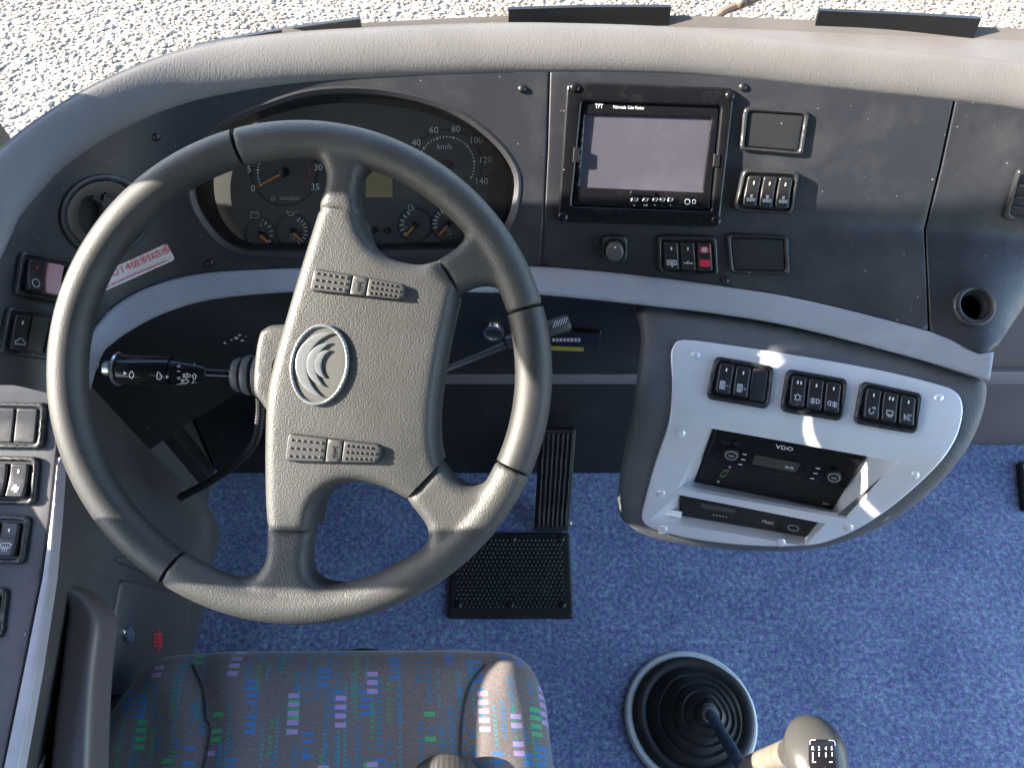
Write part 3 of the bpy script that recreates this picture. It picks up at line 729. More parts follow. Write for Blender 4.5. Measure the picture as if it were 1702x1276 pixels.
def sym(fn):
    g = Geo(); fn(g); g.build('gauge_symbol', M['dimprint'], clu, None)
H3 = .0013
sym(lambda g: (text(g, '33010036', 482, 330, 6, CLP, H3), stroke(g, ell(454, 330, 3, n=10), 1, CLP, H3, closed=True)))
sym(lambda g: (stroke(g, [(417, 354), (430, 354), (430, 362), (417, 362)], 1.2, CLP, H3, closed=True), stroke(g, [(419, 352), (422, 352)], 1.5, CLP, H3), stroke(g, [(425, 352), (428, 352)], 1.5, CLP, H3)))
sym(lambda g: (stroke(g, [(478, 352), (486, 352), (488, 357), (480, 358)], 1.3, CLP, H3, closed=True), stroke(g, [(488, 356), (494, 351)], 1.3, CLP, H3), stroke(g, [(476, 351), (479, 354)], 1.3, CLP, H3)))
sym(lambda g: (stroke(g, [(679, 341), (685, 341), (685, 349), (679, 349)], 1.3, CLP, H3, closed=True), stroke(g, [(685, 344), (688, 344), (688, 349)], 1.1, CLP, H3)))
sym(lambda g: (stroke(g, ell(740, 342, 4.5, n=12), 1.2, CLP, H3, closed=True), text(g, '!', 740, 342, 6, CLP, H3)))
for (t, u, v) in (('1/1', 681, 353), ('3/4', 674, 361), ('1/2', 671, 369), ('1/4', 674, 378), ('KPa', 486, 390), ('×100', 486, 396), ('KPa', 746, 383), ('×100', 746, 389), ('32', 437, 365), ('24', 434, 374), ('16', 436, 383), ('8', 494, 366), ('4', 497, 376)): sym(lambda g: text(g, t, u, v, 4.2, CLP, H3, sx=.8))
patch('display', rquad([(609, 277), (652, 277), (653, 328), (608, 328)], 3), CLP, M['lcd'], clu, h=.002, thick=.003, step=25)
for u in (622, 644): dome(CLP, u, 383, 6, .006).build('reset_button', M['black'], clu)

# ================================================================== MONITOR
mon_out = rquad([(942, 136), (1220, 147), (1194, 377), (926, 369)], 14)
MONB = DASH(1072, 255); mn = (DASH(1072, 255, .01) - MONB).normalized()
MON = PlaneSurf(MONB + mn * .002, mn)
mon = thing('monitor', 'black video monitor with grey screen and small button row, set in the centre panel', 'monitor', DASH(1070, 372))
patch('outer_frame', mon_out, MON, M['gloss'], mon, h=.008, thick=.016, step=14, rnd=(5, .004), holes=[rquad([(967, 170), (1196, 178), (1180, 350), (950, 342)], 5)], rhole=True)
inner = rquad([(969, 172), (1194, 180), (1178, 348), (952, 340)], 5)
face = patch('front_face', inner, MON, M['gloss'], mon, h=.0045, thick=.01, step=14, rnd=(3, .0015), holes=[rquad([(972, 191), (1181, 197), (1166, 320), (963, 311)], 3)])
patch('screen', rquad([(968, 188), (1186, 195), (1170, 323), (959, 315)], 2), MON, M['screen'], mon, h=.0015, thick=.002, step=25)
for (u, v) in ((955, 147), (1211, 160), (935, 360), (1188, 366)): dome(MON, u, v, 8.5, .003, h=.008).build('screw', M['gloss'], mon)
g = Geo(); text(g, 'TFT', 995, 177.5, 7.5, MON, .0051, -2, sx=.75); g.build('lettering', M['white'], mon, None); g = Geo(); text(g, 'Multi-media  Color Monitor', 1044, 179.5, 5.6, MON, .0051, -2, sx=.58); g.build('lettering', M['white'], mon, None)
for (u, v, t_, z_) in ((1152, 335.5, 'Ω', 7), (1053, 341, 'O', 3), (1072, 341, 'P/N', 3), (1087, 341, '<>', 3), (1099, 341, '-', 3), (1113, 341, '+', 3)):
    g = Geo(); text(g, t_, u, v, z_, MON, .0051, -3); g.build('button_mark', M['white'], mon, None)
g = Geo(); stroke(g, ell(1141, 335, 4.3, n=12), 1.3, MON, .0051, closed=True); g.build('jack_symbol', M['white'], mon, None)
for i, u in enumerate((1053, 1071, 1087, 1099, 1112)):
    w_ = 5.5 if i == 0 else 4.2
    patch('push_button', rquad([(u - w_ + 2, 328), (u + w_ + 2, 328.5), (u + w_ - 1, 335), (u - w_ - 1, 334.5)], 2), MON, M['metal'], mon, h=.0075, thick=.003, step=8, rnd=(1.5, .001))
for q in ([(1047, 317), (1087, 319), (1085, 326), (1045, 324)], ): patch('eject_tab', rquad(q, 1), MON, M['gloss'], mon, h=.007, thick=.003, step=10, rnd=(1.2, .0008))
for q in ([(953, 246), (963, 246), (962, 270), (951, 270)], [(1184, 256), (1194, 257), (1192, 278), (1182, 277)]): patch('side_latch', rquad(q, 1), MON, M['black'], mon, h=.0092, thick=.003, step=10, rnd=(1.2, .0008))

# ================================================================== SWITCH PANELS
def ICON(kind):
    c = lambda x, y, r, n=12: [(x + r * math.cos(2 * math.pi * k / n), y + r * .6 * math.sin(2 * math.pi * k / n)) for k in range(n + 1)]
    D = {'heat': [[(.42, .62), (.58, .70)], [(.58, .62), (.42, .70)], c(.28, .78, .08, 8), c(.5, .78, .08, 8), c(.72, .78, .08, 8)],
         'circle': [c(.5, .74, .22, 16)],
         'car': [[(.22, .84), (.2, .76), (.32, .75), (.42, .68), (.62, .68), (.72, .75), (.84, .77), (.82, .84), (.22, .84)]],
         'fan': [[(.5, .74), (.35, .66), (.5, .64), (.5, .74), (.66, .70), (.66, .78), (.5, .74), (.62, .84), (.48, .85), (.5, .74), (.32, .80), (.32, .72), (.5, .74)]],
         'wind': [[(.2, .66), (.35, .63), (.65, .63), (.8, .66), (.7, .78), (.3, .78), (.2, .66)], [(.38, .7), (.38, .86)], [(.5, .7), (.5, .88)], [(.62, .7), (.62, .86)]],
         'door': [[(.25, .62), (.55, .62), (.55, .86), (.25, .86), (.25, .62)], c(.4, .68, .07, 8), c(.4, .79, .07, 8), [(.68, .74), (.8, .74)]],
         'lamp': [c(.5, .72, .16), [(.5, .60), (.5, .62)], [(.26, .66), (.34, .68)], [(.74, .66), (.66, .68)], [(.3, .80), (.36, .77)], [(.7, .80), (.64, .77)]],
         'fogf': [[(.6, .66), (.6, .82), (.74, .80), (.82, .74), (.74, .68), (.6, .66)], [(.5, .68), (.2, .70)], [(.5, .74), (.2, .76)], [(.5, .80), (.2, .82)], [(.34, .65), (.36, .86)]],
         'fogr': [[(.38, .66), (.38, .82), (.24, .80), (.18, .74), (.24, .68), (.38, .66)], [(.5, .68), (.8, .70)], [(.5, .74), (.8, .76)], [(.5, .80), (.8, .82)], [(.66, .65), (.64, .86)]],
         'horn': [[(.7, .62), (.5, .64)], c(.45, .76, .16)[:9], [(.55, .66), (.72, .66)]],
         'cup': [[(.3, .64), (.7, .64), (.7, .78), (.3, .78), (.3, .64)], [(.4, .78), (.4, .84), (.6, .84), (.6, .78)]],
         'seat': [[(.3, .86), (.3, .66), (.36, .74), (.66, .74)], [(.5, .66), (.78, .66)], [(.4, .8), (.7, .84)]],
         'wave': [[(.18, .66), (.82, .66), (.82, .80), (.6, .80), (.5, .88), (.5, .80), (.18, .80), (.18, .66)], [(.28, .74), (.36, .70), (.44, .77), (.52, .70), (.6, .77), (.7, .71)]],
         'line': [[(.2, .74), (.8, .74)], [(.42, .70), (.5, .66)]], 'none': []}
    return D[kind]
def switch_panel(label, quad, cells, surf=DASH, h=.006, framemat='switchframe', base=0, group='rocker switch panels', slant=.0):
    ctr = bil(quad, .5, .5); t = thing('switch_panel', label, 'switch panel', surf(*bil(quad, .5, 1)), group)
    n = len(cells); a = Vector(quad[0]); wpx = (Vector(quad[1]) - a).length; hpx = (Vector(quad[3]) - a).length
    mx = .085; mt = .13; cw = (1 - 2 * mx) / n
    outl = rquad(quad, 12); opens = []
    well = rquad([bil(quad, mx - .02, mt - .03), bil(quad, 1 - mx + .02, mt - .03), bil(quad, 1 - mx + .02, 1 - mt + .03), bil(quad, mx - .02, 1 - mt + .03)], 7)
    patch('frame', outl, surf, M[framemat], t, h=base + h, thick=h + .003, step=14, rnd=(4, .0025), holes=[well])
    patch('well', inset(well, -2), surf, M['black'], t, h=base + h - .0035, thick=.002, step=20)
    for i, (kind, icon) in enumerate(cells):
        gap = .012
        q = [bil(quad, mx + cw * i + gap, mt), bil(quad, mx + cw * (i + 1) - gap, mt), bil(quad, mx + cw * (i + 1) - gap, 1 - mt), bil(quad, mx + cw * i + gap, 1 - mt)]
        if kind == 'blank':
            patch('blank_cover', rquad(q, 4), surf, M['switchframe'], t, h=base + h - .001, thick=.004, step=12, rnd=(2.5, .0012)); continue
        q = [bil(q, .03, .03), bil(q, .97, .03), bil(q, .97, .97), bil(q, .03, .97)]
        o0 = (Vector(q[0]) + Vector(q[1])) / 2; ax = (Vector(q[2]) + Vector(q[3])) / 2 - o0; L2 = ax.length_squared
        tilt = .0045 if kind != 'down' else -.003
        def hf(u, v, o0=o0, ax=ax, L2=L2, tilt=tilt):
            s = (Vector((u, v)) - o0).dot(ax) / L2
            return tilt * (s - .45) + .0022 * (1 - (2 * s - 1) ** 2) * -1
        mm = {'pink': 'pink', 'duo': 'rocker'}.get(kind, 'rocker')
        rk = patch('rocker_switch', rquad(q, 5), surf, M[mm], t, h=base + h + .0035, thick=.008, step=7, rnd=(3.2, .0022), hfun=hf)
        H_ = base + h + .0041; g = Geo()
        if kind == 'duo':
            for (t0, t1) in ((.12, .36), (.58, .84)):
                qq = [bil(q, .14, t0), bil(q, .86, t0), bil(q, .86, t1), bil(q, .14, t1)]; pgeo(rquad(qq, 1.5), surf, h=H_ + .0004, thick=.001, step=9, hfun=hf, g=g, mi=2)
            stroke(g, [bil(q, .5 + .17 * math.cos(k * .6283), .24 + .09 * math.sin(k * .6283)) for k in range(11)], 1.5, surf, H_ + .0009, hf); stroke(g, [bil(q, .42, .20), bil(q, .58, .28)], 1.3, surf, H_ + .0009, hf); stroke(g, [bil(q, .58, .20), bil(q, .42, .28)], 1.3, surf, H_ + .0009, hf)
        elif kind != 'pink':
            led = 2 if kind == 'red' else 1
            xs = (.40, .62) if kind == 'two' else (.5,)
            for x in xs: fill(g, [bil(q, x + .055 * math.cos(a), .22 + .065 * math.sin(a)) for a in np.arange(0, 6.2, .6)], surf, H_, hf, mi=led)
        for pl in ICON(icon): stroke(g, [bil(q, x, y) for x, y in pl], 1.25, surf, H_, hf)
        if g.V: g.build('symbol', M['dimprint'], rk, None, mats=[M['dimprint'], M['led'], M['redled']])
    return t
def blank_panel(label, quad, surf=DASH, h=.005):
    t = thing('blank_switch_plate', label, 'switch plate', surf(*bil(quad, .5, 1)), 'blank switch plates')
    innerq = [bil(quad, .07, .09), bil(quad, .93, .09), bil(quad, .93, .91), bil(quad, .07, .91)]
    patch('frame', rquad(quad, 10), surf, M['switchframe'], t, h=h, thick=h + .003, step=14, rnd=(4.5, .003), holes=[rquad(innerq, 5)])
    patch('cover', rquad(inset(rquad(innerq, 5), 1.5), 0.01, 1), surf, M['switchframe'], t, h=h - .003, thick=.004, step=16, rnd=(2, .001))
switch_panel('sunlit three-rocker switch panel to the right of the video monitor', [(1233, 280), (1326, 284), (1313, 356), (1217, 350)], [('one', 'heat')] * 3, framemat='switchframe', h=.010)
blank_panel('blank square switch plate above the sunlit three-rocker panel', [(1236, 178), (1345, 185), (1333, 259), (1228, 250)])
switch_panel('three-rocker panel with one red-lensed rocker below the video monitor', [(1092, 390), (1190, 392), (1194, 458), (1094, 453)], [('one', 'wave'), ('one', 'line'), ('duo', 'none')])
blank_panel('blank square switch plate right of the red-lensed rocker panel', [(1206, 388), (1309, 391), (1312, 457), (1213, 454)])
switch_panel('left switch panel on the silver plate, with two rockers and one blank', [(1186, 594), (1285, 612), (1276, 681), (1172, 663)], [('one', 'door'), ('one', 'door'), ('blank', 'none')], CON, base=.004)
switch_panel('middle switch panel on the silver plate, with three lamp-symbol rockers', [(1304, 615), (1406, 633), (1397, 701), (1294, 684)], [('two', 'lamp'), ('one', 'fogf'), ('one', 'fogr')], CON, base=.004)
switch_panel('right switch panel of the silver plate, nearest its right rivet', [(1427, 635), (1529, 657), (1520, 722), (1415, 704)], [('one', 'horn'), ('two', 'cup'), ('one', 'seat')], CON, base=.004)
switch_panel('switch panel with a pink rocker at the left below the round vent', [(29, 416), (147, 438), (130, 512), (18, 489)], [('red', 'circle'), ('pink', 'none'), ('one', 'car')])
switch_panel('switch panel with a car-symbol rocker just below the pink-rocker panel', [(8, 508), (124, 526), (106, 602), (-6, 586)], [('one', 'car'), ('blank', 'none'), ('blank', 'none')])

# ================================================================== SIDE CONSOLE at the driver's left
def sz(v):
    T = [(560, .925), (600, .905), (640, .888), (700, .862), (800, .832), (900, .808), (1050, .785), (1276, .76), (1500, .74)]
    for (a, za), (b, zb) in zip(T[:-1], T[1:]):
        if v <= b: return za + (zb - za) * (v - a) / (b - a)
    return T[-1][1]
SID = FuncSurf(lambda u, v: sz(v))
sc = thing('side_console', 'dark side console with rows of switches along the left of the driver', 'console', atz(-40, 900, .1))
edge_px = [(108, 634), (104, 690), (97, 760), (86, 860), (72, 960), (42, 1110), (8, 1276), (-20, 1400)]
patch('console_top', [(-110, 636)] + [(u - 3, v) for u, v in edge_px] + [(-140, 1400)], SID, M['panel'], sc, h=0, thick=.03, step=16, rnd=(4, .002))
tr = [(u, v) for u, v in edge_px[2:]]; wd = [4, 8, 13, 20, 24, 26]
patch('edge_strip', [(u, v) for u, v in tr] + [(u + w_, v) for (u, v), w_ in list(zip(tr, wd))[::-1]], SID, M['edge'], sc, h=.003, thick=.015, step=12, rnd=(3, .003))
Tt = [(112, 640, .885), (106, 720, .852), (101, 765, .84), (94, 870, .812), (84, 960, .798), (62, 1110, .775), (32, 1276, .755), (10, 1400, .745)]
Tb = [(150, 640, .82), (250, 748, .50), (362, 868, .14), (346, 960, .12), (332, 1040, .11), (300, 1150, .10), (270, 1276, .10), (250, 1400, .10)]
V, Fc = loft([P3(Tt), [p.lerp(q, .5) for p, q in zip(P3(Tt), P3(Tb))], P3(Tb)], 4, 6, True)
WALL = MeshSurf(V, Fc)
Geo().add(V, Fc).build('side_wall', M['side'], sc, 50, fix=True)
hatch = patch('hatch', rquad([(197, 962), (318, 990), (296, 1108), (232, 1166), (163, 1150)], [10, 6, 6, 20, 14]), WALL, M['hatch'], sc, h=.006, thick=.008, step=12, rnd=(5, .004))
pgeo(ell(202, 1053, 9, 13), WALL, h=.012, thick=.006, rnd=(3, .002), step=5).build('lock', M['metal'], hatch)
g = Geo()
for k in range(4): stroke(g, [(248, 1053 + k * 6), (262, 1055 + k * 6)], 2.6, WALL, .0072)
for x in (250, 255, 260): stroke(g, [(x, 1050), (x, 1076)], 1.6, WALL, .0072)
stroke(g, [(257, 1044), (255, 1084)], 1.8, WALL, .0072)
g.build('emblem', M['redprint'], hatch, None)
patch('upper_cover', rquad([(192, 925), (212, 925), (338, 985), (330, 990), (190, 932)], 3), WALL, M['side'], sc, h=.004, thick=.005, step=14, rnd=(3, .002))
# storage pocket
PK = FuncSurf(lambda u, v: .745 - (v - 960) * .00012)
pk_out = cat([(70, 963), (105, 968), (140, 985), (160, 1012), (165, 1040), (158, 1100), (152, 1180), (148, 1280), (144, 1400), (20, 1400), (40, 1200), (60, 1060)], 3, True)
pk_hole = cat([(76, 984), (100, 992), (110, 1010), (106, 1050), (98, 1120), (88, 1200), (80, 1290), (74, 1380), (40, 1380), (56, 1180), (66, 1080)], 3, True)
patch('storage_pocket', pk_out, PK, M['pocket'], sc, h=.004, thick=.045, step=10, rnd=(14, .014), holes=[pk_hole])
patch('pocket_floor', pk_hole, PK, M['dark'], sc, h=-.036, thick=0, step=40)
wl = tube([atz(92, 1140, .62), atz(75, 1190, .66), atz(58, 1240, .69), atz(40, 1300, .70), atz(28, 1380, .70)], [.004, .009, .013, .016, .017], 12).build('grab_handle', M['whitepaint'])
tag(wl, 'white painted handle poking out of the side storage pocket', 'handle')
switch_panel('panel of blank switch covers on the side console, nearest the dash', [(-55, 666), (81, 669), (74, 746), (-64, 744)], [('blank', 'none')] * 4 if False else [('blank', 'none'), ('blank', 'none'), ('blank', 'none')], SID)
switch_panel('side console switch panel with fan-symbol rockers', [(-57, 756), (68, 759), (61, 839), (-67, 836)], [('one', 'fan'), ('one', 'fan'), ('one', 'fan')], SID)
switch_panel('side console switch panel with a windscreen-symbol rocker', [(-72, 853), (54, 857), (42, 938), (-82, 934)], [('one', 'wind'), ('one', 'wind'), ('one', 'wind')], SID)
switch_panel('lowest switch panel on the side console, cut by the picture edge', [(-90, 972), (16, 976), (6, 1060), (-98, 1056)], [('one', 'none'), ('one', 'none'), ('one', 'none')], SID)

# ================================================================== round vent, side vent, holder ring, knob, sticker
rv = thing('air_vent', 'round black air vent at the left end of the dashboard', 'vent', DASH(173, 420))
vc = DASH(173, 358); vn = (DASH(173, 358, .01) - vc).normalized(); VS = PlaneSurf(vc, vn)
patch('outer_ring', ell(173, 358, 76, 69, n=48), DASH, M['panel'], rv, h=.004, thick=.012, step=9, rnd=(3, .002), holes=[ell(173, 358, 66, 60, n=40)])
patch('disc', ell(173, 358, 65, 59, n=40), VS, M['black'], rv, h=.002, thick=.01, step=12, rnd=(3, .002), holes=[cat([(131, 355), (140, 330), (160, 330), (172, 345), (171, 375), (158, 393), (142, 388), (133, 372)], 3, True)])
patch('duct', ell(151, 360, 27, 34), VS, M['dark'], rv, h=-.018, thick=.002, step=20)
for pl, rr in (([(150, 327), (168, 338), (172, 362), (168, 385)], .0022), ([(171, 322), (169, 340), (178, 352), (177, 375), (180, 400)], .0024), ([(172, 321), (196, 330), (212, 352), (208, 385), (186, 402)], .002)):
    tube([VS(p.x, p.y, .004) for p in cat(pl, 5)], rr, 8).build('vane', M['black'], rv)
sv = thing('side_vent', 'rectangular louvred air vent at the right edge of the picture', 'vent', DASH(1700, 366))
SVQ = [(1690, 280), (1800, 292), (1776, 380), (1666, 364)]
patch('frame', rquad(SVQ, 7), DASH, M['switchframe'], sv, h=.006, thick=.01, step=12, rnd=(4, .003), holes=[rquad([bil(SVQ, .06, .1), bil(SVQ, .94, .1), bil(SVQ, .94, .88), bil(SVQ, .06, .88)], 4)])
patch('cavity', [bil(SVQ, .05, .08), bil(SVQ, .95, .08), bil(SVQ, .95, .9), bil(SVQ, .05, .9)], DASH, M['dark'], sv, h=.0015, thick=.001, step=30)
for t_ in (.3, .52, .72): tube([DASH(*bil(SVQ, s, t_), .004) for s in np.linspace(.07, .93, 6)], .0015, 6).build('louvre', M['bezel'], sv)
hr = thing('round_holder', 'round open socket with a polished rim near the right end of the dash', 'socket', DASH(1617, 545))
hc = DASH(1617, 510); hn = (DASH(1617, 510, .01) - hc).normalized(); HS = PlaneSurf(hc, hn)
patch('rim', ell(1617, 510, 36, 34, 20, 40), HS, M['bezel'], hr, h=.007, thick=.009, step=8, rnd=(5, .004), holes=[ell(1620, 508, 26, 24, 20, 36)])
g = Geo(); bridge(ell(1620, 508, 26.5, 24.5, 20, 36), HS, .003, ell(1616, 512, 22, 20, 20, 36), PlaneSurf(hc - hn * .05, hn), 0, g, 36); fill(g, ell(1616, 512, 22, 20, 20, 36), PlaneSurf(hc - hn * .05, hn), 0)
g.build('socket_tube', M['dark'], hr)
kb = thing('rotary_knob', 'grey rotary dimmer knob on a square base, below the monitor left corner', 'knob', DASH(1021, 430))
patch('base', rquad([(1001, 390), (1043, 391), (1042, 434), (1000, 433)], 11), DASH, M['bezel'], kb, h=.006, thick=.008, step=9, rnd=(4, .003), holes=[ell(1021, 412, 16, n=24)])
kn = patch('knob', ell(1021, 412, 14.5, n=28), DASH, M['emblemback'], kb, h=.016, thick=.016, step=5, rnd=(4, .003))
g = Geo(); fill(g, ell(1021, 402, 1.6, n=8), DASH, .0163); g.build('pointer', M['white'], kn, None)
STK = [(140, 466), (277, 404), (291, 431), (150, 494)]
st = thing('sticker', 'pale paper sticker with red writing beside the round vent', 'sticker', DASH(230, 450))
patch('paper', rquad(STK, 6), DASH, M['sticker'], st, h=.0012, thick=.001, step=14)
g = Geo(); text(g, '加注DOT4级制动液', 210, 444, 12.5, DASH, .0018, 24, sx=1.05); g.build('lettering', M['redprint'], st, None); g = Geo(); text(g, 'Please fill with DOT4 braking liquid', 219, 458, 6.0, DASH, .0018, 24, sx=1.04)
g.build('lettering', M['redprint'], st, None)
g = Geo(); stroke(g, rquad(inset(rquad(STK, 6), 2.2), .01, 1), .9, DASH, .0016, closed=True); g.build('border', M['white'], st, None)
# items in the knee recess
ig = thing('ignition_lock', 'small chrome ring of the ignition lock under the dash', 'lock', KNR(820, 560))
pgeo(ell(820, 548, 18, 13, 8), KNR, h=.008, thick=.012, rnd=(3, .002), step=6, holes=[ell(820, 549, 13, 9, 8)]).build('ring', M['metal'], ig)
patch('key_face', ell(820, 549, 14, 10, 8), KNR, M['black'], ig, h=.002, thick=.002, step=8)
lbk = thing('slider_control', 'black slider strip with white ticks and a yellow label under the dash', 'slider', KNR(950, 580))
patch('strip', rquad([(905, 541), (1000, 548), (998, 572), (905, 568)], 3), KNR, M['black'], lbk, h=.008, thick=.01, step=14, rnd=(3, .002))
g = Geo()
for k in range(8): fill(g, [(918 + k * 6, 553), (922.5 + k * 6, 553), (922.5 + k * 6, 559), (918 + k * 6, 559)], KNR, .0086)
g.build('scale', M['white'], lbk, None)
patch('label', [(905, 568), (971, 571), (970, 580), (905, 578)], KNR, M['yellow'], lbk, h=.004, thick=.002, step=20)

# ================================================================== RADIO + PLAYER
patch('radio_back', inset([(1190, 700), (1446, 746), (1384, 848), (1154, 802)], -7), RAD, M['dark'], plate, h=-.003, thick=.001, step=40)
patch('slot_back', inset([(1132, 816), (1364, 860), (1340, 892), (1128, 856)], -5), SLP, M['dark'], plate, h=-.003, thick=.001, step=40)
rad = thing('car_radio', 'black car radio with display in the upper recess of the silver plate', 'radio', RAD(1280, 840))
rq = [(1192, 706), (1443, 752), (1383, 845), (1157, 799)]
RB = lambda s, t: bil(rq, s, t)
patch('upper_face', rquad([RB(0, 0), RB(1, 0), RB(1, .62), RB(0, .62)], 3), RAD, M['gloss'], rad, h=.004, thick=.006, step=14, rnd=(3, .002))
patch('lower_face', rquad([RB(.02, .6), RB(1, .6), RB(1, 1), RB(.0, 1)], 3), RAD, M['black'], rad, h=.001, thick=.004, step=14, rnd=(2, .001))
patch('display', rquad([RB(.31, .34), RB(.62, .34), RB(.62, .50), RB(.31, .50)], 2), RAD, M['lcddark'], rad, h=.0046, thick=.001, step=14)
for (s, t, r) in ((.15, .38, 13), (.86, .42, 13)):
    c = RB(s, t); patch('dial_knob', ell(c.x, c.y, r, r * .72, 10, 24), RAD, M['black'], rad, h=.010, thick=.007, step=5, rnd=(2.5, .002)); 
    g = Geo(); stroke(g, ell(c.x, c.y, r * .75, r * .52, 10, 18), .9, RAD, .0105, closed=True); stroke(g, [(c.x - 4, c.y), (c.x + 4, c.y + 1)], 1.4, RAD, .0105); g.build('knob_print', M['dimprint'], rad, None)
g = Geo(); text(g, 'VDO', *RB(.47, .14), 6.5, RAD, .0047, -10, sx=1.5); 
for (s, t) in ((.24, .36), (.245, .45), (.24, .54), (.74, .36), (.745, .45), (.74, .54)):
    c = RB(s, t); stroke(g, [(c.x - 3, c.y), (c.x + 3, c.y + 1)], 1.3, RAD, .0047)
text(g, '88:88', *RB(.935, .93), 3.6, RAD, .0018, -10); text(g, 'FM 98', *RB(.56, .44), 4, RAD, .0053, -10)
g.build('lettering', M['white'], rad, None)
for (s, t) in ((.09, .22), (.16, .20)): c = RB(s, t); patch('push_button', rquad([(c.x - 6, c.y - 3), (c.x + 6, c.y - 1), (c.x + 5, c.y + 4), (c.x - 7, c.y + 2)], 2), RAD, M['black'], rad, h=.006, thick=.003, step=8, rnd=(1.5, .001))
patch('usb_port', rquad([RB(.155, .70), RB(.195, .70), RB(.18, .84), RB(.14, .84)], 1), RAD, M['usbgreen'], rad, h=.0018, thick=.001, step=9, holes=[rquad([RB(.162, .73), RB(.188, .73), RB(.175, .81), RB(.147, .81)], .5)])
for (s, t) in ((.185, .645), (.15, .93)): c = RB(s, t); dome(RAD, c.x, c.y, 2.6, .002, h=.001).build('screw', M['dullmetal'], rad)
ply = thing('media_player', 'slim black player in the lower slot of the silver plate', 'player', SLP(1235, 885))
pq = [(1134, 820), (1362, 862), (1340, 890), (1133, 855)]
patch('face', rquad(pq, 2), SLP, M['black'], ply, h=.003, thick=.006, step=14, rnd=(2, .001))
g = Geo(); text(g, 'Music', *bil(pq, .66, .55), 6, SLP, .0036, -9); stroke(g, ell(*bil(pq, .86, .62), 9, 4.5, 10, 16), 1, SLP, .0036, closed=True)
for k in range(5): c = bil(pq, .24 + .025 * k, .66); stroke(g, [(c.x, c.y), (c.x + 2, c.y)], 1.2, SLP, .0036)
g.build('lettering', M['dimprint'], ply, None)
patch('display', rquad([bil(pq, .14, .2), bil(pq, .40, .2), bil(pq, .40, .42), bil(pq, .14, .42)], 1), SLP, M['lcddark'], ply, h=.0036, thick=.001, step=14)
for q in ([(1108, 843), (1134, 847), (1132, 857), (1104, 850)], [(1342, 886), (1366, 889), (1364, 897), (1336, 893)]): patch('mounting_tab', rquad(q, 2), SLP, M['white'], ply, h=.0055, thick=.0025, step=9, rnd=(1.5, .001))

# ================================================================== STEERING COLUMN AND STALKS
col_ = thing('steering_column', 'steering column shroud with stalk behind the steering wheel hub', 'steering column', atd(480, 640, 1.2))
SHP = PlaneSurf(atd(480, 620, .815), -FWD)
patch('shroud', cat([(436, 562), (446, 547), (480, 540), (640, 545), (650, 690), (480, 702), (458, 692), (440, 668), (428, 648), (430, 600)], 3, True), SHP, M['hub'], col_, h=.02, thick=.16, step=12, rnd=(12, .012))
tube([atd(540, 625, .80), atd(540, 640, 1.0), atd(555, 690, 1.35)], [.055, .05, .045], 20).build('column_tube', M['black'], col_)
def lathe_px(a, b, D, prof_):   # profile (fraction along, radius px)
    A, B = atd(a[0], a[1], D), atd(b[0], b[1], D); k = D / FPX
    return [A.lerp(B, f) for f, r in prof_], [r * k for f, r in prof_]
PA, PB = (432, 624), (170, 612); DD = .83
def seg(x): return (432 - x) / (432 - 170)
stalk = tube(*lathe_px(PA, PB, DD, [(seg(x), r) for x, r in ((432, 9), (385, 9), (346, 9.5), (342, 13), (318, 19), (292, 22), (290, 23.5), (289.5, 21), (287, 21), (286.5, 24.5), (284, 25), (204, 25), (200, 22))]), 28)
sg = stalk.build('stalk', M['gloss'], col_, 35)
tp = tube(*lathe_px(PA, PB, DD, [(seg(x), r) for x, r in ((201, 20), (200, 27), (197, 28.5), (194, 26), (188, 17), (186, 15), (185.8, 12.5), (176, 12.5), (173, 10), (172, 4))]), 28); tp.build('end_button', M['metal'], sg, 35)
bt = tube(*lathe_px(PA, PB, DD, [(seg(x), r) for x, r in ((446, 37), (434, 38), (428, 36), (425, 28), (422, 24), (420, 32), (414, 34), (408, 31), (406, 22), (404, 20), (402, 27), (396, 28.5), (390, 25), (387, 16), (384, 10))]), 28); bt.build('rubber_gaiter', M['body'], col_, 50)
STS = MeshSurf(stalk.V, stalk.F)
g = Geo()
fill(g, [(206, 617), (211, 620), (206, 623)], STS, .0004); fill(g, [(276, 623), (281, 626), (276, 629)], STS, .0004)
stroke(g, cat([(215, 624), (219, 617), (223, 623), (219, 628)], 3, True), 1.2, STS, .0004, closed=True); stroke(g, cat([(261, 628), (263, 618), (269, 625), (266, 630)], 3, True), 1.2, STS, .0004, closed=True)
for (x, y) in ((308, 624), (305, 633), (303, 641)):
    stroke(g, cat([(x + 3, y - 3.5), (x + 9, y), (x + 3, y + 3.5)], 3) + [Vector((x + 3, y - 3.5))], 1.2, STS, .0004)
    for q in (-2.5, 0, 2.5): stroke(g, [(x - 4, y + q), (x + 1, y + q)], 1, STS, .0004)
for (t, y) in (('II', 609), ('I', 617), ('0', 628), ('J', 638)): text(g, t, 297.5, y, 6, STS, .0004, 90)
for y in (625, 636): stroke(g, [(319, y), (323, y - 4), (327, y), (325, y), (325, y + 4), (321, y + 4), (321, y)], 1, STS, .0004, closed=True)
g.build('symbol', M['white'], sg, None)
rs = tube([atd(700, 634, .86), atd(745, 612, .87), atd(770, 602, .875), atd(800, 590, .88), atd(845, 571, .88)], [.0045, .004, .004, .004, .0045], 10)
tube([atd(838, 570, .88), atd(842, 569, .88), atd(870, 561, .88), atd(905, 549, .88), atd(940, 537, .88), atd(946, 535, .88)], [.003, .008, .009, .0095, .0105, .009], 14, rs)
rs = rs.build('right_stalk', M['bezel'], col_, 50)
RS = PlaneSurf(atd(930, 540, .868), -FWD); g = Geo()
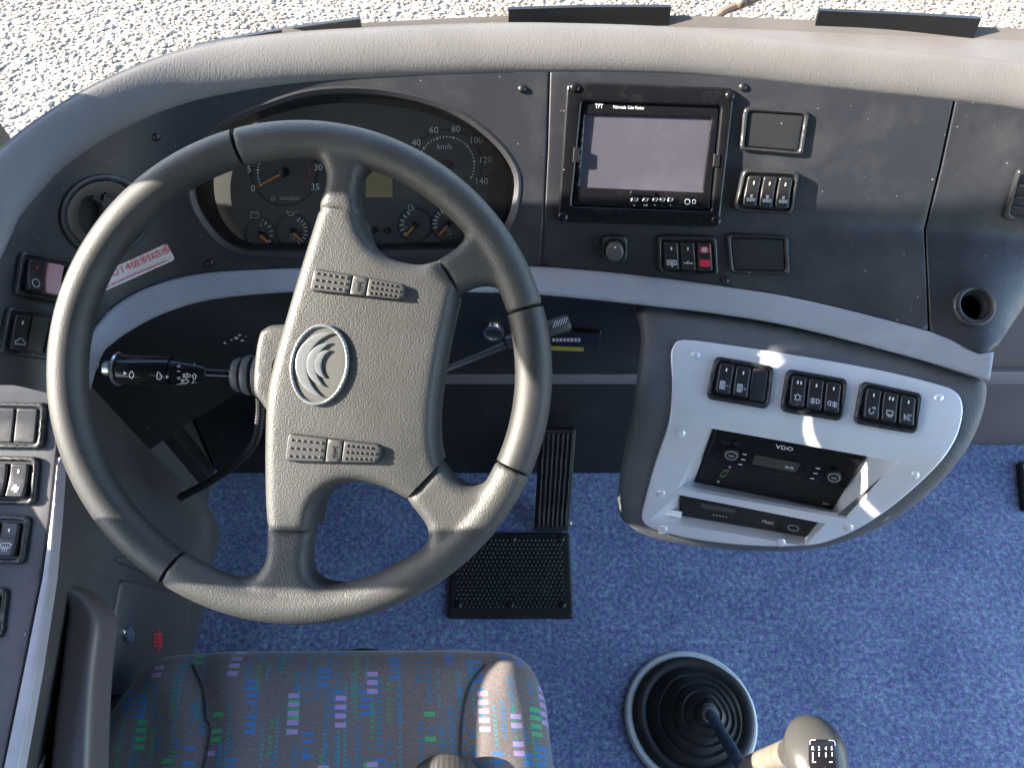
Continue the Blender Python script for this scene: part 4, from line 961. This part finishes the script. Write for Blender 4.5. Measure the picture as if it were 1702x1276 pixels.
for k in range(6): stroke(g, [(919 + k * 4.2, 545 - k * 1.5), (923 + k * 4.0, 534 - k * 1.3)], 1.2, RS, 0)
g.build('symbol', M['dimprint'], rs, None)

# ================================================================== STEERING WHEEL
WD = .754; WS = PlaneSurf(atd(500, 619, WD), -FWD); K = WD / FPX
sw = thing('steering_wheel', 'large grey four-spoke steering wheel, turned sideways, crescent emblem on its hub', 'steering wheel', atd(500, 619, WD + .05))
RC, RTUBE = 387.0, 31.0
def rim_arc(a0, a1, n, rad=RTUBE, g=None):
    pts = []
    for k in range(n + 1):
        a = R(a0 + (a1 - a0) * k / n); pts.append(WS(500 + RC * math.cos(a), 619 - RC * math.sin(a), 0))
    return tube(pts, [rad * K] * (n + 1), 22, g)
def ang(u, v): return math.degrees(math.atan2(619 - v, u - 500))
aTL, aR1, aR2, aBL = ang(396, 243), ang(889, 511), ang(856, 778), ang(282, 951)   # seams of the rim
aBL = aBL % 360; gapd = .28
rim_arc(aTL + gapd, aBL - gapd, 70).build('rim_grip', M['rim'], sw, 50, fix=True)
rim_arc(aR2 + gapd, aR1 - gapd, 28).build('rim_grip', M['rim'], sw, 50, fix=True)
def remeshed(g, vox, name, material, it=6):
    me = mesh(g.V, g.F); fixn(me); o = bpy.data.objects.new('tmp', me); COL.objects.link(o)
    md = o.modifiers.new('r', 'REMESH'); md.mode = 'VOXEL'; md.voxel_size = vox
    s = o.modifiers.new('s', 'SMOOTH'); s.factor = .5; s.iterations = it
    dg = bpy.context.evaluated_depsgraph_get(); m2 = bpy.data.meshes.new_from_object(o.evaluated_get(dg)); bpy.data.objects.remove(o)
    return finish(name, m2, material, sw, 70)
HS_ = .0095
def spoke(outline, g, thr):      # spokes climb from the hub seam to the rim, their inner ends tucked under the hub pad
    def rimh(u, v):
        d = math.hypot(u - 500, v - 619)
        return .003 * min(1, max(0, (d - 290) / 70)) - .009 * min(1, max(0, (thr - 1 - d) / 8)) - .0025 * math.exp(-((d - thr) / 4) ** 2)
    return pgeo(outline, WS, h=HS_, thick=.032, step=7, rnd=(19, .015), hfun=rimh, closed=True, g=g)
g = rim_arc(aR1 + gapd, aTL - gapd, 60, RTUBE)
spoke(cat([(535, 368), (529, 346), (537, 320), (542, 299), (538, 276), (522, 257), (496, 250), (490, 236), (560, 225), (650, 240), (690, 262), (690, 276), (648, 265), (618, 273), (602, 291), (595, 325), (600, 355), (592, 380)], 3, True), g, 276)
spoke(cat([(715, 452), (728, 431), (759, 411), (776, 386), (777, 358), (762, 335), (740, 318), (752, 300), (800, 340), (850, 410), (884, 500), (866, 506), (846, 488), (822, 474), (794, 474), (763, 487), (742, 500)], 3, True), g, 293)
remeshed(g, .0028, 'rim_spoke_section', M['hub'])
g = rim_arc(aBL + gapd, 360 + aR2 - gapd, 60, RTUBE)
spoke(cat([(452, 852), (443, 880), (443, 905), (440, 932), (426, 954), (398, 964), (392, 985), (480, 998), (580, 995), (590, 976), (545, 972), (520, 956), (514, 930), (517, 900), (520, 882), (511, 852)], 3, True), g, 264)
spoke(cat([(714, 748), (736, 769), (762, 798), (789, 808), (815, 797), (832, 776), (850, 790), (810, 850), (740, 920), (650, 970), (636, 952), (682, 928), (710, 903), (708, 872), (676, 831), (666, 800)], 3, True), g, 275)
remeshed(g, .0028, 'rim_spoke_section', M['hub'])
hub_lines = [cat([(530, 347), (505, 430), (478, 522), (456, 600), (444, 660), (440, 740), (440, 820), (443, 876)], 4), cat([(519, 879), (523, 852), (534, 829), (556, 810), (588, 801), (622, 805), (650, 815), (674, 829)], 3), cat([(734, 767), (728, 740), (727, 690), (733, 635), (743, 575), (754, 525), (762, 489)], 4), cat([(727, 432), (700, 439), (668, 435), (640, 424), (616, 402), (604, 378), (600, 357)], 3)]
hub_out = [p for l in hub_lines for p in l]
def hubh(u, v):
    x = (u - 590) / 150; y = (v - 610) / 260
    return .006 * max(0, 1 - x * x * .6 - y * y * .8)
hub = patch('hub_pad', hub_out, WS, M['hub'], sw, 60, h=.010, thick=.060, step=9, rnd=(22, .017), hfun=hubh, rlines=hub_lines)
HUBS = None
def HH(u, v, h=0): return WS(u, v, .010 + hubh(u, v) + h)
patch('hub_back', cat([(470, 560), (520, 450), (620, 440), (715, 520), (705, 700), (640, 780), (500, 800), (460, 700)], 3, True), WS, M['black'], sw, h=-.03, thick=.05, step=30)
em = patch('emblem', ell(538, 607, 47, 66, 9, 44), HH, M['emblemback'], sw, h=.0015, thick=.004, step=9, rnd=(2, .001))
pgeo(ell(538, 607, 48, 67, 9, 52), HH, h=.004, thick=.006, step=8, rnd=(2.4, .002), holes=[ell(538, 607, 42.5, 61, 9, 48)]).build('ring', M['emblem'], em)
def crescent(a, mo_, b, mi_):
    def bz(p, m_, q): 
        p, m_, q = Vector(p), Vector(m_), Vector(q)
        ax, ay, bx, by, cx_, cy_ = p.x, p.y, m_.x, m_.y, q.x, q.y; d = 2 * (ax * (by - cy_) + bx * (cy_ - ay) + cx_ * (ay - by))
        o = Vector((((ax * ax + ay * ay) * (by - cy_) + (bx * bx + by * by) * (cy_ - ay) + (cx_ * cx_ + cy_ * cy_) * (ay - by)) / d, ((ax * ax + ay * ay) * (cx_ - bx) + (bx * bx + by * by) * (ax - cx_) + (cx_ * cx_ + cy_ * cy_) * (bx - ax)) / d))
        r = (p - o).length; a0, am, a1 = [math.atan2(k.y - o.y, k.x - o.x) for k in (p, m_, q)]
        w1 = lambda z: (z + math.pi) % (2 * math.pi) - math.pi
        sw1, sw2 = w1(am - a0), w1(a1 - am)
        return [o + Vector((math.cos(a0 + (sw1 + sw2) * t), math.sin(a0 + (sw1 + sw2) * t))) * r for t in np.linspace(0, 1, 15)]
    return bz(a, mo_, b) + bz(b, mi_, a)[1:-1]
for c in (((566, 556), (499, 611), (547, 660), (519, 609)), ((560, 572), (517, 607), (550, 643), (533, 606)), ((559, 584), (529, 606), (551, 629), (542, 605))):
    pgeo(crescent(*c), HH, h=.0038, thick=.003, step=5, rnd=(1.6, .0012)).build('crescent', M['emblem'], em)
def horn(q, nm):
    cuts = ((0, .425), (.435, .60), (.61, 1.0)); 
    hb = patch('horn_button', rquad(inset([Vector(p) for p in q], -2.0), 9), HH, M['black'], sw, h=.0012, thick=.004, step=12, rnd=(2, .001))
    for i, (s0, s1) in enumerate(cuts):
        qq = [bil(q, s0, 0), bil(q, s1, 0), bil(q, s1, 1), bil(q, s0, 1)]; rr = [8, 1, 1, 8] if i == 0 else ([1, 8, 8, 1] if i == 2 else 1)
        g = pgeo(rquad(qq, rr), HH, h=.0055, thick=.006, step=9, rnd=(2.2, .0018))
        if i != 1:
            nx = 6 if i == 0 else 7
            for a in range(nx):
                for b in range(3):
                    if i == 2 and a == nx - 1 and b == 0: continue
                    p = bil(qq, (a + .75) / (nx + .5), (b + .65) / 3.3); dome(HH, p.x, p.y, 2.6, .0016, g, 8, 2, h=.0055)
        pd = g.build('button_pad', M['button'], hb, 45)
        if i == 1:
            pass
    qq = [bil(q, .435, 0), bil(q, .60, 0), bil(q, .60, 1), bil(q, .435, 1)]; g = Geo()
    B = lambda x, y: bil(qq, x, y)
    stroke(g, [B(.32, .28), B(.5, .36), B(.68, .28)], 1.3, HH, .0061); stroke(g, [B(.5, .36), B(.5, .8)], 2.2, HH, .0061); stroke(g, [B(.5, .5), B(.64, .54), B(.64, .72), B(.5, .74)], 1.2, HH, .0061)
    g.build('horn_symbol', M['black'], hb, None)
horn([(530, 451), (677, 477), (673, 502), (523, 486)], 0)
horn([(488, 719), (638, 737), (634, 766), (482, 763)], 1)

# ================================================================== SEAT
seat = thing('driver_seat', 'grey driver seat cushion with blue, green and purple dash pattern', 'seat', (-.21, 0, 0))
SZ = .565; S = XYSurf(SZ)
so_ = cat([(-.425, .238), (-.21, .242), (-.05, .241), (.012, .232), (.042, .188), (.052, .11), (.068, .0), (.073, -.12), (.068, -.25), (-.20, -.27), (-.54, -.25), (-.575, -.12), (-.572, .0), (-.555, .08), (-.532, .155), (-.492, .220)], 4, True)
seamL = [atz(u, v, SZ) for u, v in ((318, 1103), (338, 1140), (344, 1190), (341, 1276))] + [Vector((-.40, -.25, SZ))]
seamR = [atz(u, v, SZ) for u, v in ((806, 1103), (780, 1140), (768, 1190), (764, 1276))] + [Vector((-.06, -.25, SZ))]
seamL, seamR = [cat([(p.x, p.y) for p in q], 5) for q in (seamL, seamR)]
def seath(x, y):
    Q = np.array([[x, y]]); d = min(seg_dist(Q, seamL, False)[0], seg_dist(Q, seamR, False)[0])
    return -.003 * math.exp(-(d / .016) ** 2) + .012 * (1 - ((x + .22) / .30) ** 2) * .6 + .006 * math.exp(-((d - .035) / .03) ** 2)
cus = patch('cushion', so_, S, M['seat'], seat, 75, h=0, thick=.11, step=.011, rnd=(.05, .055), hfun=seath)
for sm in (seamL, seamR): pipe = Geo(); tube([S(p.x, p.y, seath(p.x, p.y) + .0009 - (.0 if seg_dist(np.array([[p.x, p.y]]), so_)[0] > .05 else .055 * (1 - math.sqrt(max(0, 1 - (1 - seg_dist(np.array([[p.x, p.y]]), so_)[0] / .05) ** 2))))) for p in sm], .0016, 6, pipe).build('seam', M['dark'], cus)
g = Geo(); box(g, (-.22, -.04, .36), .40, .36, .18, bev=.02); g.build('seat_pan', M['black'], seat)
g = Geo(); box(g, (-.22, -.06, .14), .30, .30, .26, bev=.01); g.build('pedestal', M['dark'], seat)
tube([atz(560, 1092, .42), atz(575, 1086, .42), atz(600, 1083, .42), atz(628, 1085, .42), atz(642, 1092, .42)], .006, 8).build('adjust_bar', M['black'], seat)
bl = thing('belt_buckle', 'ribbed dark belt stalk lying on the seat cushion at the bottom edge', 'belt', atz(740, 1270, .56))
pts = cat([atz(676, 1345, .580), atz(694, 1316, .590), atz(724, 1300, .598), atz(760, 1300, .598), atz(788, 1318, .590), atz(802, 1350, .580)], 12)
V = []; nn_ = len(pts)
for i, p in enumerate(pts):
    r = 1 + .06 * math.sin(i * 2.1)
    for k in range(10):
        a = math.pi * k / 9; V.append(p + Vector((0, -.03 * math.cos(a) * 1.0, .007 * math.sin(a) * r)))
Geo().add(V, [[i * 10 + k, (i + 1) * 10 + k, (i + 1) * 10 + k + 1, i * 10 + k + 1] for i in range(nn_ - 1) for k in range(9)]).build('webbing', M['belt'], bl, 30, fix=True)

# ================================================================== PEDAL, HEEL PLATE, CABLE, GEAR LEVER
hp_q = [(752, 886), (946, 886), (953, 1028), (745, 1028)]
hp = thing('heel_plate', 'black studded rubber heel plate screwed to the blue carpet', 'heel plate', atz(850, 957, 0))
FL = PlaneSurf((0, 0, 0), (0, 0, 1))
patch('plate', rquad(hp_q, 6), FL, M['mat'], hp, h=.010, thick=.011, step=16, rnd=(5, .004))
g = Geo()
for r in range(17):
    for c in range(26):
        s = (c + (.5 if r % 2 else 0) + .6) / 27.2; t = (r + .8) / 18.2; p = bil(hp_q, .04 + .92 * s, .06 + .88 * t)
        dx, dy = 3.4, 2.6
        V = [FL(p.x - dx, p.y, .0098), FL(p.x, p.y + dy, .0098), FL(p.x + dx, p.y, .0098), FL(p.x, p.y - dy, .0098), FL(p.x, p.y, .0125)]
        g.add(V, [[0, 1, 4], [1, 2, 4], [2, 3, 4], [3, 0, 4]])
o = g.build('stud_pattern', M['mat'], hp, None); o['kind'] = 'stuff'
for (u, v) in ((762, 1006), (848, 1007), (934, 1007), (932, 897), (852, 897)): dome(FL, u, v, 6.5, .004, h=.010).build('screw', M['black'], hp)
pd = thing('accelerator_pedal', 'ribbed black accelerator pedal behind the heel plate', 'pedal', atz(917, 882, 0))
pb = [atz(888, 882, .012), atz(944, 882, .012)]; pt = [aty(897, 712, .765), aty(957, 712, .765)]
pc = (pb[0] + pb[1] + pt[0] + pt[1]) / 4; pn = (pb[1] - pb[0]).cross(pt[0] - pb[0]).normalized(); PS = PlaneSurf(pc, pn)
patch('pedal_plate', rquad([(897, 712), (957, 712), (945, 881), (888, 881)], 6), PS, M['mat'], pd, h=.006, thick=.014, step=14, rnd=(3, .002))
for k in range(7): patch('rib', rquad([(901 + k * 8, 718), (905 + k * 8, 718), (896.5 + k * 7.4, 872), (892.5 + k * 7.4, 872)], 1), PS, M['mat'], pd, h=.0095, thick=.004, step=40, rnd=(1.2, .001))
tube([PS(925, 760, -.01), PS(925, 740, -.12)], .008, 8).build('pedal_arm', M['dullmetal'], pd)
dome(PS, 946, 868, 5, .004, h=.004).build('hinge_pin', M['dullmetal'], pd)
cb = cat([atd(432, 640, .93), atd(433, 690, .98), atd(421, 738, 1.03), atd(386, 775, 1.08), atd(340, 805, 1.12), atd(300, 826, 1.16)], 30)
cbo = tube(cb, [.0052 + (.0013 if i % 3 == 1 else 0) for i in range(len(cb))], 10).build('corrugated_cable', M['black'], None, 20)
tag(cbo, 'black corrugated cable hose hanging below the steering column', 'cable')
brk = thing('pedal_bracket', 'dark bracket box deep under the steering column', 'bracket', aty(640, 700, .8))
g = Geo(); box(g, aty(560, 720, .76), .22, .10, .16, bev=.008); g.build('housing', M['black'], brk)
g = Geo(); box(g, aty(300, 745, .72), .05, .04, .26, bev=.006); g.build('support', M['black'], brk)
# gear lever
gl = thing('gear_lever', 'gear lever with round black rubber boot, worn collar and grey knob', 'gear lever', atz(1147, 1190, 0))
gc = atz(1147, 1192, 0); B0 = XYSurf(0)
rx = .126
def cring(r0, r1, h0, h1, name, m_):
    pass
def rev(prof_, c0, c1, n=56, g=None, wobble=0.0):    # rings; centre drifts from c0 to c1 with height
    g = g or Geo(); V = []; zt = max(z for r, z in prof_)
    for r, z in prof_:
        c = c0.lerp(c1, max(0, z) / zt)
        for k in range(n): a = 2 * math.pi * k / n; wob = wobble * (math.sin(3 * a + z * 60) + .6 * math.sin(5 * a - z * 90 + 1)) * (1 if .004 < z < .072 else 0); V.append(Vector((c.x + (r + wob) * math.cos(a), c.y + (r + wob) * .97 * math.sin(a), z + wob * .8)))
    Fc = [[i * n + k, i * n + (k + 1) % n, (i + 1) * n + (k + 1) % n, (i + 1) * n + k] for i in range(len(prof_) - 1) for k in range(n)]
    return g.add(V, Fc)
rev([(.128, 0), (.128, .008), (.124, .012), (.117, .012), (.113, .008)], gc, gc).build('ring', M['ringwhite'], gl, 40)
c1 = atz(1180, 1183, .075); c1.z = 0
bp_ = [(.116, .004), (.114, .018), (.108, .022), (.098, .020), (.092, .016), (.086, .026), (.078, .034), (.073, .031), (.067, .040), (.060, .047), (.056, .044), (.050, .052), (.044, .057), (.040, .055), (.034, .062), (.028, .066), (.025, .064), (.020, .070), (.015, .075)]
rev(bp_, gc, c1, wobble=.0011).build('boot', M['rubber'], gl, 60)
rod = cat([atz(1180, 1185, .072), atz(1202, 1222, .16), atz(1226, 1262, .26), atz(1244, 1290, .34)], 4)
tube(rod, .0105, 14).build('rod', M['rod'], gl)
tube([atz(1178, 1181, .066), atz(1181, 1187, .080)], .0155, 18).build('rod_seal', M['dullmetal'], gl)
cr = [atz(1238, 1285, .34), atz(1250, 1274, .37), atz(1270, 1266, .40), atz(1296, 1257, .44), atz(1315, 1252, .47)]
tube(cr, [.014, .0165, .017, .018, .020], 16).build('collar', M['collar'], gl)
kc = atz(1355, 1252, .52); kx = (ray(1400, 1238) - ray(1356, 1238)).normalized(); ndir = (CAM - kc).normalized()
ka = (ndir * .86 + Vector((.15, .45, .0))).normalized(); kr = ka.cross(Vector((0, 1, 0))).normalized(); kr = -kr if kr.x < 0 else kr; kf = ka.cross(kr).normalized(); kf = kf if kf.y > 0 else -kf
V = []; nu, nv = 28, 18
for i in range(nv + 1):
    th = math.pi * i / nv
    for k in range(nu):
        a = 2 * math.pi * k / nu; x = math.sin(th) * math.cos(a); y = math.sin(th) * math.sin(a); z = math.cos(th)
        V.append(kc + kr * (x * .0385) + kf * (y * .050 * (1 if y > 0 else 1.15)) + ka * (.030 * math.copysign(abs(z) ** .8, z) - .012 * (y < 0) * y * y))
Fc = [[i * nu + k, i * nu + (k + 1) % nu, (i + 1) * nu + (k + 1) % nu, (i + 1) * nu + k] for i in range(nv) for k in range(nu)]
KG = Geo().add(V, Fc); kno = KG.build('knob', M['knob'], gl, 60, fix=True)
KS = MeshSurf(KG.V, KG.F)
patch('shift_plate', rquad([(1344, 1228), (1388, 1229), (1392, 1300), (1344, 1300)], 6), KS, M['gloss'], kno, h=.0012, thick=.003, step=8, rnd=(1.5, .0008))
g = Geo()
for t_, u in (('R', 1351), ('2', 1361), ('4', 1372), ('5', 1381.5)): text(g, t_, u, 1244, 6.5, KS, .0018, sx=.8)
for u in (1361, 1372, 1382): stroke(g, [(u, 1251), (u, 1285)], 1.5, KS, .0018)
stroke(g, [(1351, 1251), (1351, 1266), (1382, 1266)], 1.5, KS, .0018)
stroke(g, rquad([(1346, 1230), (1386.5, 1231), (1390, 1298), (1346, 1298)], 5), .9, KS, .0018, closed=True)
g.build('shift_pattern', M['white'], kno, None)

# ================================================================== beyond the dash: flaps, wiper, windscreen, step edge
for lab, q in (('thin black demister flap at the upper left behind the pad', [(318, 90, 1.055), (460, 64, 1.07), (596, 45, 1.085)]),
               ('black demister flap at the top centre behind the pad', [(845, 29, 1.085), (980, 25, 1.085), (1118, 25, 1.085)]),
               ('black demister flap at the upper right behind the shelf', [(1366, 31, 1.085), (1500, 37, 1.085), (1638, 45, 1.085)])):
    t = [atz(*p) + Vector((0, .015, 0)) for p in q]; g = Geo(); t2 = cat(t, 6); n = len(t2)
    V = [p for p in t2] + [p + Vector((0, -.012, -.05)) for p in t2] + [p + Vector((0, .005, 0)) for p in t2] + [p + Vector((0, -.007, -.05)) for p in t2]
    Fc = []
    for i in range(n - 1): Fc += [[i, i + 1, n + i + 1, n + i], [2 * n + i, 3 * n + i, 3 * n + i + 1, 2 * n + i + 1], [i, 2 * n + i, 2 * n + i + 1, i + 1]]
    Fc += [[0, n, 3 * n, 2 * n], [n - 1, 3 * n - 1, 4 * n - 1, 2 * n - 1]]
    tag(g.add(V, Fc).build('demister_flap', M['black'], None, 20, fix=True), lab, 'flap', 'demister flaps behind the pad')
wp = thing('wiper', 'brown wiper arm outside beyond the top edge of the dash', 'wiper', (.6, 1.25, .9))
tube([aty(1165, 62, 1.24), aty(1180, 38, 1.24), aty(1205, 18, 1.25), aty(1235, 6, 1.26), aty(1300, -22, 1.28), aty(1420, -70, 1.32)], [.004, .006, .007, .008, .006, .005], 8).build('arm', M['wiper'], wp)
dome(PlaneSurf(aty(1235, 6, 1.255), -FWD), 1232, 6, 9, .012).build('arm_joint', M['wiper'], wp)
ws = Geo().add([(-1.2, 1.10, .85), (1.7, 1.10, .85), (1.7, 1.42, 2.3), (-1.2, 1.42, 2.3)], [[0, 1, 2, 3]]).build('windscreen', M['glass'], smooth=None)
tag(ws, 'clear windscreen pane between the dash and the gravel', 'windscreen')
se = thing('step_edge', 'black step edging with a pale stripe at the right picture edge', 'step edge', atz(1705, 800, 0))
patch('edging', rquad([(1688, 770), (1760, 772), (1772, 850), (1696, 850)], 4), FL, M['black'], se, h=.012, thick=.013, step=20, rnd=(4, .003))
patch('stripe', [(1696, 776), (1704, 776), (1712, 846), (1703, 846)], FL, M['white'], se, h=.0135, thick=.001, step=20)

g = Geo(); rr = random.Random(5)
for k in range(170):
    x, y = rr.uniform(-.35, 1.05), rr.uniform(-.1, .72); r = rr.uniform(.0008, .0024) * (1.8 if rr.random() > .93 else 1); a0 = rr.uniform(0, 6)
    V = [Vector((x + r * rr.uniform(.6, 1.2) * math.cos(a0 + q * 2.1), y + r * rr.uniform(.6, 1.2) * math.sin(a0 + q * 2.1), .0012)) for q in range(3)] + [Vector((x, y, .0012 + r * .8))]
    g.add(V, [[0, 1, 3], [1, 2, 3], [2, 0, 3]])
tag(g.build('floor_grit', M['sticker'], None, None), 'pale specks of grit and lint scattered over the blue carpet', 'grit', kind='stuff')
